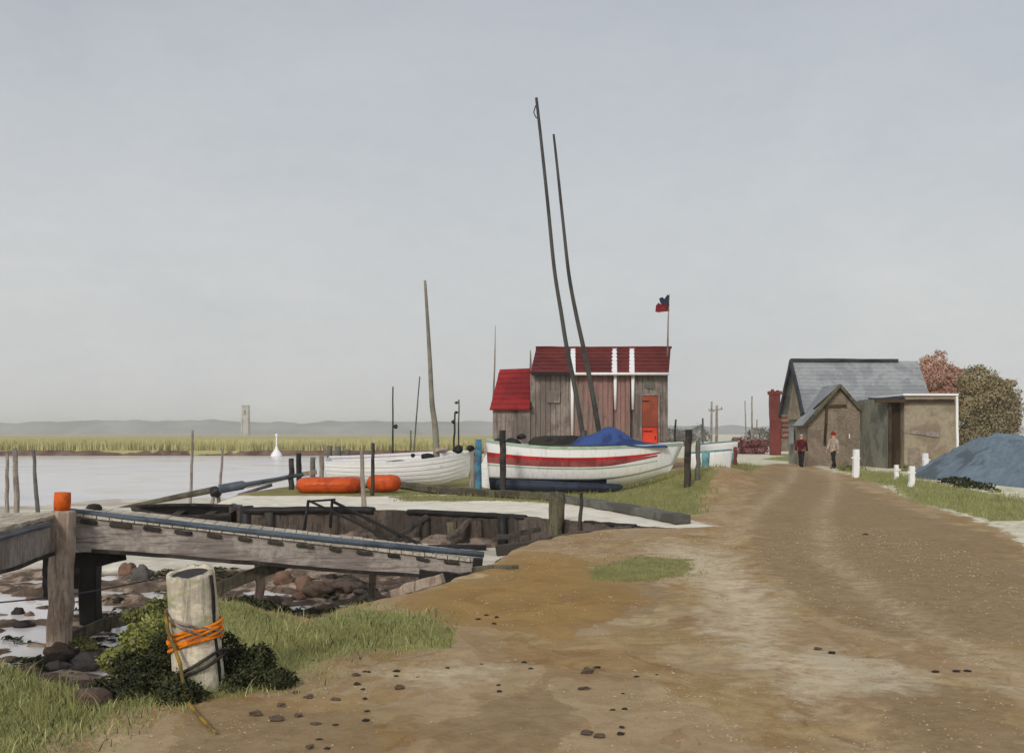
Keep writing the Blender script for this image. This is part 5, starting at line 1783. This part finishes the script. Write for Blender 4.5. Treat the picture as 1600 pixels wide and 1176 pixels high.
obj('canopy_roof', MB().slab([Vector((hx(1366, sY), sY - .1, hz(622, sY))), Vector((dm_, sY - .1, hz(621, sY))), Vector((dm_, sY + .9, hz(620, sY))), Vector((hx(1366, sY), sY + .9, hz(620, sY)))], .07), 'barge_black', sh)
obj('roof_cap', MB().box(((dm_ + sr) / 2, sY + 2.4, szt - .07), (sr - dm_ + .16, 5.0, .09)), 'white_grime', sh)
obj('corner_trim', MB().beam((sr + .05, sY - .03, -.1), (sr + .02, sY - .03, szt - .14), .1, .08, 5, .004), 'white_paint', sh)
a, b_ = Vector((hx(1417, sY), sY - .02, hz(674, sY))), Vector((hx(1466, sY), sY - .02, hz(678, sY)))
obj('wall_plank', MB().beam(a, b_, .06, .13, 5, .006, 2.2), 'grey_timber', sh)
obj('patched_board', MB().box((hx(1428, sY), sY - .015, hz(715, sY)), (.55, .05, .9)), 'stone', sh, bevel=.02)

# ------------------------------------------------------------------ tarpaulin heap
TCX, TCY = 18.5, 35.6


def tarp_hgt(x, y, r):
    h = 1.36 * (1 - r ** 2.1)
    h += .34 * math.exp(-((x - 16.0) ** 2 / 1.2 + (y - 37.0) ** 2 / 5)) - .24 * math.exp(-((x - 16.9) ** 2 / .5 + (y - 34.0) ** 2 / 4))
    h += .16 * mnoise.noise(Vector((x * .9, y * .5, 2))) * (1 - r ** 3)
    f = mnoise.noise(Vector((x * 1.3 + y * .5, y * .35, 8)))
    h += .2 * (1 - abs(f) * 3.2) * (abs(f) < .31) * (1 - r ** 5)
    f = mnoise.noise(Vector((x * 2.6 - y * .8, y * .5, 18)))
    h += .08 * (1 - abs(f) * 4) * (abs(f) < .25) * (1 - r ** 5)
    h += .07 * mnoise.noise(Vector((x * 2.8, y * 1.6, 5))) * (1 - r ** 4)
    return max(h, -.02)


def tarp_wob(a):
    return 1 + .09 * mnoise.noise(Vector((math.cos(a) * 2.5, math.sin(a) * 2.5, 1))) + .03 * mnoise.noise(Vector((math.cos(a) * 9, math.sin(a) * 9, 1)))


def tarp_z(x, y):
    ax_, ay_ = (x - TCX) / 4.5, (y - TCY) / 9.2
    a = math.atan2(ay_, ax_)
    r = min(1, math.hypot(ax_, ay_) / tarp_wob(a))
    return zat(x, y) + tarp_hgt(x, y, r)


def tarp():
    vs, fs = [], []
    na, nr = 150, 56
    vs.append(Vector((TCX, TCY, tarp_z(TCX, TCY))))
    P_ = []
    for i in range(1, nr + 1):
        r = (i / nr) ** .8
        for j in range(na):
            a = 2 * PI * j / na
            P_.append((TCX + 4.5 * r * tarp_wob(a) * math.cos(a), TCY + 9.2 * r * tarp_wob(a) * math.sin(a), r))
    zz = zfun(np.array([p[0] for p in P_]), np.array([p[1] for p in P_]))
    for (x, y, r), z in zip(P_, zz):
        vs.append(Vector((x, y, z + (tarp_hgt(x, y, r) if r < .999 else -.04))))
    for j in range(na):
        fs.append((0, 1 + j, 1 + (j + 1) % na))
    for i in range(nr - 1):
        for j in range(na):
            a, b = 1 + i * na + j, 1 + i * na + (j + 1) % na
            fs.append((a, a + na, b + na, b))
    return MB().add(vs, fs)


solo('tarpaulin_heap', tarp(), 'tarp_blue', 'large slumped blue grey tarpaulin covering a heap in front of the shed', 'tarpaulin', smooth=True)
c = W(1538, 712, 33.2)
fd = []
for px, py, w, h, Y, lab in ((1540, 727, 50, 40, 32.6, None),):
    pass
clump('shrub', [lob(1520, 758, 31.2, 30, 5), lob(1492, 750, 33.0, 24, 5), lob(1545, 765, 30.2, 14, 5)], 900, .10, 'shrub_dark', 'dark low weeds along the foot of the blue tarpaulin', 'shrub')
clump('shrub', [lob(1555, 778, 29.3, 12, 14), lob(1564, 790, 28.6, 9, 12)], 500, .11, 'grass_olive', 'lone green weed clump at the end of the tarpaulin verge', 'shrub')
clump('shrub', [lob(1415, 735, 47.5, 9, 9), lob(1420, 741, 46.5, 8, 7)], 500, .1, 'grass_olive', 'small yellow green bush by the dark shed doorway', 'shrub')
clump('shrub', [lob(1325, 735, 47, 14, 8), lob(1345, 737, 46, 10, 10)], 700, .1, 'grass_olive', 'green bush at the foot of the projecting gable', 'shrub')

# white fence posts along the verge
FG = 'white fence posts along the verge'
for px, yb, h, w, lab in ((1337, 748, 46, 9, 'tallest white post in front of the cottage wing corner'), (1402, 752, 26, 6, 'small white post before the dark wall'), (1424, 762, 34, 8, 'white post at the edge of the track before the shed doorway'),
                         (1447, 742, 34, 8, 'white post against the tan shed wall')):
    g = G(px, yb, .04)
    k = g.y / FOC
    ft = thing('fence_post', lab, 'post', (g.x, g.y, zat(g.x, g.y)), FG)
    obj('shaft', MB().beam((g.x, g.y, zat(g.x, g.y) - .1), (g.x - .07 + .05 * (px % 3), g.y + .04, EYE - (yb - h - HY) * k), w * k, w * k, 5, .012, .92), 'white_paint', ft, bevel=.006)
    obj('rail_peg', MB().beam((g.x - w * k * .75, g.y - .02, EYE - (yb - h * .72 - HY) * k), (g.x + w * k * .75, g.y - .02, EYE - (yb - h * .70 - HY) * k), .05, .05, 2, 0), 'white_grime', ft)

# ------------------------------------------------------------------ trees
def tree(name, base, lobes, n, size, mat, label, cat='tree'):
    t_ = thing(name, label, cat, base)
    base = Vector(base)
    tip = Vector(lobes[0][0])
    mb = MB().tube([base - Vector((0, 0, .3)), base.lerp(tip, .3) + Vector((.08, .05, 0)), base.lerp(tip, .65) + Vector((-.06, 0, 0)), tip], [.22, .17, .12, .04], 9)
    trunk = obj('trunk', mb, 'brown_timber', t_, True)
    for i, (c, r) in enumerate(lobes[1:6]):
        st = base.lerp(tip, .35 + .1 * i)
        obj('limb', MB().tube([st, st.lerp(Vector(c), .5) + Vector((0, 0, .15)), Vector(c)], [.09, .06, .02], 7), 'brown_timber', t_, True)
    obj('crown', MB().leaves(lobes, n, size, seed=n), mat, t_)
    return t_


def tl(px, py, Y, rpx, hpx=None):
    return (tuple(W(px, py, Y)), (rpx / FOC * Y, rpx / FOC * Y * .9, (hpx or rpx) / FOC * Y))


TY = 63
b = W(1462, 676, TY)
tree('copper_tree', (b.x, TY, -.1), [tl(1464, 592, TY, 28, 26), tl(1450, 578, TY, 16, 22), tl(1466, 564, TY, 12, 15), tl(1488, 590, TY, 22, 18), tl(1504, 604, TY, 16, 20), tl(1434, 602, TY, 18, 22), tl(1512, 612, TY, 14, 18), tl(1470, 625, TY, 40, 22), tl(1446, 563, TY, 7, 8), tl(1475, 553, TY, 5, 5)], 20000, .15, 'leaf_red', 'copper red leaved tree rising behind the cottage roof and shed')
TY = 60
b = W(1535, 676, TY)
tree('olive_tree', (b.x, TY, -.1), [tl(1540, 625, TY, 34, 34), tl(1525, 600, TY, 28, 26), tl(1556, 612, TY, 26, 24), tl(1574, 640, TY, 22, 26), tl(1516, 640, TY, 26, 40), tl(1552, 662, TY, 36, 28), tl(1530, 690, TY, 40, 26), tl(1582, 622, TY, 12, 12), tl(1530, 578, TY, 10, 8), tl(1576, 600, TY, 14, 8), tl(1563, 690, TY, 24, 18), tl(1505, 705, TY, 18, 20), tl(1588, 655, TY, 10, 12), tl(1592, 612, TY, 6, 6), tl(1548, 583, TY, 8, 6), tl(1508, 612, TY, 12, 10), tl(1545, 715, TY, 40, 16)], 40000, .15, 'leaf_olive', 'broad olive brown tree beside the shed above the blue tarpaulin')


# ------------------------------------------------------------------ far right group
kY_ = 84
k = kY_ / FOC
b = W(1211, 700, kY_)
bs = thing('brick_chimney', 'lone red brick chimney stack standing left over beside a low brick outhouse', 'chimney', (b.x, kY_, -.1))
bs['label'] = 'tall red brick chimney stack beside a low ruined outhouse'
zt = hz(614, kY_)
obj('shaft', MB().beam((b.x, kY_, -.3), (b.x - .02, kY_, zt), 15 * k, 14 * k, 12, .02), 'brick', bs)
obj('cap', MB().box((b.x - .02, kY_, zt + .02), (19 * k, 18 * k, .26)), 'brick', bs, bevel=.03)
obj('pot', MB().tube([(b.x - .2, kY_, zt + .1), (b.x - .2, kY_, zt + .3)], [.14, .11], 10), 'brick', bs, True)
obj('pot', MB().tube([(b.x + .2, kY_, zt + .1), (b.x + .2, kY_, zt + .22)], [.14, .12], 10), 'brick', bs, True)
oh = thing('outhouse', 'low sloping outhouse wall with red brick courses by the chimney', 'outhouse', (hx(1228, kY_), kY_, -.1))
q = [(1219.5, 705), (1243, 705), (1243, 668), (1234, 652), (1226, 640), (1219.5, 640)]
obj('wall', MB().prism([W(x, y, kY_) for x, y in q], (0, 2.5, 0)), 'stone', oh)
for i, yy in enumerate((652, 660, 667, 675, 683)):
    obj('brick_course', MB().box((hx(1226 + (i % 2) * 2, kY_), kY_ - .02, hz(yy, kY_)), (.55 + .12 * (i % 3), .08, .16)), 'brick', oh)
# maroon hedge
hg = [tl(1152, 690, 88, 9, 8), tl(1166, 695, 88, 10, 6), tl(1181, 693, 88, 12, 7), tl(1194, 693, 88, 9, 6), tl(1143, 692, 88, 4, 4), tl(1152, 704, 88, 10, 9), tl(1170, 704, 88, 12, 8), tl(1188, 703, 88, 12, 8)]
t_ = thing('hedge', 'low maroon leaved hedge running up to the brick chimney', 'hedge', (hx(1170, 88), 88, -.1))
obj('foliage', MB().leaves(hg, 4200, .16, 3), 'leaf_maroon', t_)
obj('stem', MB().tube([(hx(1150, 88), 88, -.2), (hx(1150, 88), 88, .6)], .08, 6), 'brown_timber', t_)
# grey far bushes
for px, py, w, h, Y, lab in ((1052, 682, 20, 13, 150, 'rounded grey bush right beside the boathouse door'), (1070, 683, 14, 12, 140, 'small grey bush behind the tall hummock post'), (1092, 680, 16, 16, 220, 'pale grey far tree behind the teal drum post'), (1186, 684, 24, 16, 160, 'grey olive bush behind the maroon hedge and thin masts')):
    z0 = -.1
    k = Y / FOC
    c = W(px, py, Y)
    lobes = [(tuple(c), (w * k, w * k, h * k)), (tuple(c + Vector((w * k * .6, 0, -h * k * .3))), (w * k * .6, w * k * .6, h * k * .7)), (tuple(c + Vector((-w * k * .6, 0, -h * k * .4))), (w * k * .6, w * k * .6, h * k * .7))]
    t_ = thing('bush', lab, 'bush', (c.x, Y, z0), 'grey bushes across the flat land')
    obj('crown', MB().leaves(lobes, 1800, w * k * .16, px), 'leaf_grey', t_)
    obj('trunk', MB().tube([(c.x, Y, -.5), (c.x, Y, c.z)], [.2, .08], 7), 'brown_timber', t_, True)
# telegraph poles
def telegraph(px, yt, arm, Y, label, pyb=700):
    t_ = thing('telegraph_pole', label, 'telegraph pole', (hx(px, Y), Y, -.2), 'telegraph poles in the distance')
    obj('shaft', MB().tube([(hx(px, Y), Y, -.5), (hx(px + 1, Y), Y, hz(yt, Y))], [.15, .10], 8), 'grey_timber', t_, True)
    a, b = W(px + arm[0], arm[2], Y), W(px + arm[1], arm[3], Y)
    ca = obj('crossarm', MB().beam(a, b, .08, .10, 3, .004), 'grey_timber', t_)
    for kk in (.08, .5, .92):
        obj('insulator', MB().tube([a.lerp(b, kk), a.lerp(b, kk) + Vector((0, 0, .2))], .04, 6), 'dark_grey', ca, True)
    return t_


telegraph(1119, 633, (-9, 10, 641, 639), 95, 'nearer telegraph pole with a wide crossarm beyond the dinghies')
telegraph(1111, 627, (-4, 5, 641, 643), 118, 'farther thin telegraph pole just behind the wide armed one')
GM = 'thin boat masts beyond the hedge'
pole(1166, 700, 1164, 626, 110, 2.4, 'grey_timber', 'thin bare mast beyond the hedge, shorter of the close pair', 'boat_mast', 'mast', GM, base=-.2)
pole(1175, 700, 1175, 619, 105, 3.2, 'grey_timber', 'tallest thin bare mast beyond the hedge', 'boat_mast', 'mast', GM, base=-.2)
pole(1181, 700, 1183, 655, 108, 2.4, 'grey_timber', 'shortest thin bare mast nearest the brick chimney', 'boat_mast', 'mast', GM, base=-.2)
pole(1052, 712, 1056, 655, 62, 4, 'dark_timber', 'dark pole leaning by the boathouse door corner', 'marker_pole', 'pole', base=-.2)
pole(1097, 712, 1098, 653, 66, 4, 'dark_grey', 'grey pole rising behind the white dinghies', 'marker_pole', 'pole', base=-.2)


# ------------------------------------------------------------------ people
def skinned(name, verts, edges, radii, mat, parent, sub=2, root=0):
    me = bpy.data.meshes.new(name)
    off = root_loc(parent)
    me.from_pydata([tuple(Vector(v) - off) for v in verts], edges, [])
    o = bpy.data.objects.new(name, me)
    COL.objects.link(o)
    o.parent = parent
    sk_ = o.modifiers.new('skin', 'SKIN')
    sk_.use_smooth_shade = True
    for i, r in enumerate(radii):
        d = me.skin_vertices[0].data[i]
        d.radius = r if isinstance(r, tuple) else (r, r)
        d.use_root = (i == root)
    sb = o.modifiers.new('sub', 'SUBSURF')
    sb.levels = sb.render_levels = sub
    me.materials.append(M[mat])
    return o


def person(base, H, yaw, label, top, legs, stride=.18, hat=None, hair='hair', armswing=.18):
    t_ = thing('person', label, 'person', base)
    B = Vector(base)
    Rm = Matrix.Rotation(yaw, 3, 'Z')
    s = H / 1.75

    def T(x, y, z):
        return B + Rm @ Vector((x * s, y * s, z * s))
    V, E, Rr = [], [], []

    def chain(pts, start=None):
        prev = start
        ids = []
        for (x, y, z, r) in pts:
            V.append(T(x, y, z))
            Rr.append(tuple(q * s for q in r) if isinstance(r, tuple) else r * s)
            if prev is not None:
                E.append((prev, len(V) - 1))
            prev = len(V) - 1
            ids.append(prev)
        return ids
    tr_ = chain([(0, 0, .95, (.15, .11)), (0, 0, 1.10, (.14, .10)), (0, .01, 1.26, (.155, .11)), (0, .01, 1.40, (.14, .095)), (0, .015, 1.49, .055), (0, -.005, 1.56, .075), (0, -.015, 1.65, .095), (0, -.01, 1.73, .06)])
    feet = {}
    for sg, fw in ((1, stride), (-1, -stride)):
        chain([(sg * .10, -fw * .25, .82, .088), (sg * .10, -fw * .6, .50, .062), (sg * .10, -fw * .3 + (.10 if fw < 0 else .0), .28, .058), (sg * .10, -fw + .02, .09, .042), (sg * .11, -fw - .13, .035, .036)], tr_[0])
        sw = -armswing * (1 if fw > 0 else -1)
        arm = chain([(sg * .20, .01, 1.39, .062), (sg * .245, -sw * .3, 1.14, .046), (sg * .25, -sw * .9 - .03, .92, .034), (sg * .25, -sw - .05, .86, .036)], tr_[3])
        for k in range(4):
            dx = (k - 1.5) * .018
            ln_ = (.07, .085, .08, .06)[k]
            chain([(sg * (.25 - .004), -sw - .055 + dx, .83, .010), (sg * (.25 - .012), -sw - .06 + dx, .83 - ln_ * .5, .0095), (sg * (.25 - .025), -sw - .07 + dx, .83 - ln_, .008)], arm[-1])
        chain([(sg * .24, -sw - .085, .85, .012), (sg * .225, -sw - .105, .815, .009)], arm[-1])
    body = skinned('body', V, E, Rr, 'skin', t_)
    # face
    fc = T(0, -.105, 1.635)
    obj('nose', MB().blob(T(0, -.112, 1.63), (.014 * s, .02 * s, .022 * s), 1, .1, 2), 'skin', t_, True)
    for sg in (1, -1):
        obj('eye', MB().blob(T(sg * .034, -.098, 1.655), (.012 * s, .008 * s, .008 * s), 1, .0, 2), 'dark_cloth', t_, True)
        obj('ear', MB().blob(T(sg * .094, .0, 1.64), (.012 * s, .02 * s, .032 * s), 1, .1, 2), 'skin', t_, True)
    obj('mouth', MB().blob(T(0, -.1, 1.592), (.024 * s, .008 * s, .006 * s), 1, .0, 2), 'maroon_cloth', t_, True)
    obj('hair', MB().blob(T(0, .015, 1.685), (.104 * s, .108 * s, .085 * s), 5, .12, 3), hair, t_, True)
    # clothing: lofted shells round the body
    def loft(rings, seg=14):
        mb_ = MB()
        vs, fs = [], []
        for x, y, z, rx, ry in rings:
            for q in range(seg):
                an = 2 * PI * q / seg
                f_ = 1 + .03 * math.sin(an * 3 + z * 9)
                vs.append(T(x + math.cos(an) * rx * f_, y + math.sin(an) * ry * f_, z))
        for r_ in range(len(rings) - 1):
            for q in range(seg):
                a_, b_ = r_ * seg + q, r_ * seg + (q + 1) % seg
                fs.append((a_, b_, b_ + seg, a_ + seg))
        fs.append(tuple(range(seg - 1, -1, -1)))
        fs.append(tuple((len(rings) - 1) * seg + q for q in range(seg)))
        return mb_.add(vs, fs)
    coat_ = loft([(0, 0, .80, .19, .155), (0, 0, .92, .185, .15), (0, 0, 1.06, .17, .135), (0, .01, 1.22, .185, .14), (0, .01, 1.36, .215, .14), (0, .012, 1.44, .185, .125), (0, .012, 1.50, .07, .07)])
    for sg, fw in ((1, stride), (-1, -stride)):
        sw = -armswing * (1 if fw > 0 else -1)
        sl2 = MB().tube([T(sg * .17, .01, 1.41), T(sg * .215, .01, 1.37), T(sg * .247, -sw * .3, 1.14), T(sg * .252, -sw * .65 - .02, 1.0), T(sg * .25, -sw * .95 - .035, .89)], [.085 * s, .092 * s, .072 * s, .062 * s, .052 * s], 10)
        coat_.add(sl2.v, sl2.f)
    obj('coat', coat_, top, t_, True)
    tr3 = loft([(0, 0, .74, .13, .11), (0, 0, .82, .165, .135), (0, 0, .92, .168, .135), (0, 0, 1.0, .16, .125)])
    for sg, fw in ((1, stride), (-1, -stride)):
        lg = MB().tube([T(sg * .09, -fw * .12, .88), T(sg * .10, -fw * .3, .74), T(sg * .10, -fw * .6, .50), T(sg * .10, -fw * .3 + (.10 if fw < 0 else .0), .28), T(sg * .10, -fw + .02, .07)], [.10 * s, .10 * s, .08 * s, .072 * s, .062 * s], 12)
        tr3.add(lg.v, lg.f)
    obj('trousers', tr3, legs, t_, True)
    for sg, fw in ((1, stride), (-1, -stride)):
        obj('shoe', MB().blob(T(sg * .108, -fw - .06, .04), (.05 * s, .13 * s, .045 * s), 2, .15, 2), 'rubber_black', t_, True)
    if hat:
        ht = obj('hat', MB().tube([T(0, -.005, 1.69), T(0, .0, 1.74), T(0, .0, 1.81), T(0, .0, 1.84)], [.118 * s, .115 * s, .085 * s, .02 * s], 14), hat, t_, True)
        obj('brim', MB().tube([T(0, -.02, 1.695), T(0, -.02, 1.705)], [.16 * s, .15 * s], 16), hat, ht, True)
    return t_


g = G(1252, 729.5, .0)
person((g.x, g.y, zat(g.x, g.y)), 1.56, math.radians(150), 'person in a maroon jacket and dark trousers walking on the track crest', 'maroon_cloth', 'dark_cloth', .22, None, 'grey_cloth', .22)
g = G(1302, 733, -.02)
person((g.x, g.y, zat(g.x, g.y)), 1.62, math.radians(-62), 'person in a red hat and pale jacket standing before the cottage gable', 'grey_cloth', 'dark_cloth', .2, 'red_hat', 'hair', .15)

# ------------------------------------------------------------------ air
hz_m = bpy.data.materials.new('haze')
t = NT(hz_m)
v = t.n('ShaderNodeVolumePrincipled')
v.inputs['Color'].default_value = (.93, .94, .96, 1)
v.inputs['Density'].default_value = .00042
v.inputs['Anisotropy'].default_value = .2
o_ = t.n('ShaderNodeOutputMaterial')
t.l(v.outputs[0], o_.inputs['Volume'])
mb = MB().box((0, 2090, 16), (6600, 4400, 36.5))
ho = obj('haze', mb, hz_m)
ho['kind'] = 'stuff'
ho['label'] = 'thin grey sea haze over the far shore'

# ------------------------------------------------------------------ sky, sun, camera
w = bpy.data.worlds.new('World')
scene.world = w
w.use_nodes = True
t = NT(w)
SUN_EL, SUN_AZ = math.radians(32), math.radians(203)
sky = t.n('ShaderNodeTexSky', sky_type='NISHITA', sun_disc=False)
sky.sun_elevation = SUN_EL
sky.sun_rotation = SUN_AZ
sky.air_density, sky.dust_density, sky.ozone_density = 1.0, 3.0, 1.0
tc = t.n('ShaderNodeTexCoord').outputs['Generated']
mp_ = t.n('ShaderNodeMapping')
mp_.inputs['Scale'].default_value = (1, 1, 2.2)
t.l(tc, mp_.inputs['Vector'])
n1 = t.noise(mp_.outputs[0], 2.2, 6, .6, .5)
n2 = t.noise(mp_.outputs[0], 40, 4, .7)
f = t.math('ADD', t.math('MULTIPLY', n1, .8), t.math('MULTIPLY', n2, .2))
cloud = t.ramp(f, [(.32, (5.7, 5.85, 6.02, 1)), (.50, (6.3, 6.4, 6.42, 1)), (.68, (6.9, 6.9, 6.85, 1))])
sep = t.n('ShaderNodeSeparateXYZ')
t.l(tc, sep.inputs[0])
sk_col = t.mix(t.ramp(sep.outputs[2], [(0.0, .95), (.10, .92), (.36, .64), (1.0, .62)]), sky.outputs[0], cloud)
bg = t.n('ShaderNodeBackground')
t.l(sk_col, bg.inputs['Color'])
bg.inputs['Strength'].default_value = .10
wo = t.n('ShaderNodeOutputWorld')
t.l(bg.outputs[0], wo.inputs['Surface'])

sl_ = bpy.data.lights.new('sun', 'SUN')
sl_.energy = 1.5
sl_.angle = math.radians(11)
sl_.color = (1, .95, .88)
so = bpy.data.objects.new('sun', sl_)
COL.objects.link(so)
dirv = Vector((math.sin(SUN_AZ) * math.cos(SUN_EL), math.cos(SUN_AZ) * math.cos(SUN_EL), math.sin(SUN_EL)))
so.rotation_euler = dirv.to_track_quat('Z', 'Y').to_euler()
so.location = dirv * 60

cam = bpy.data.cameras.new('camera')
cam.sensor_width = 36
cam.lens = 36 * FOC / 1600
cam.shift_y = 88 / 1600
cam.clip_start, cam.clip_end = .05, 8000
co = bpy.data.objects.new('camera', cam)
COL.objects.link(co)
co.location = (0, 0, EYE)
co.rotation_euler = (PI / 2, 0, 0)
scene.camera = co

vs_ = scene.view_settings
vs_.view_transform = 'Standard'
vs_.look = 'None'
vs_.exposure, vs_.gamma = 0.0, 1.0
cy = scene.cycles
cy.use_denoising = True
cy.use_adaptive_sampling = True
cy.adaptive_threshold = .02
cy.max_bounces, cy.diffuse_bounces, cy.glossy_bounces, cy.transmission_bounces, cy.transparent_max_bounces, cy.volume_bounces = 6, 3, 3, 3, 6, 1
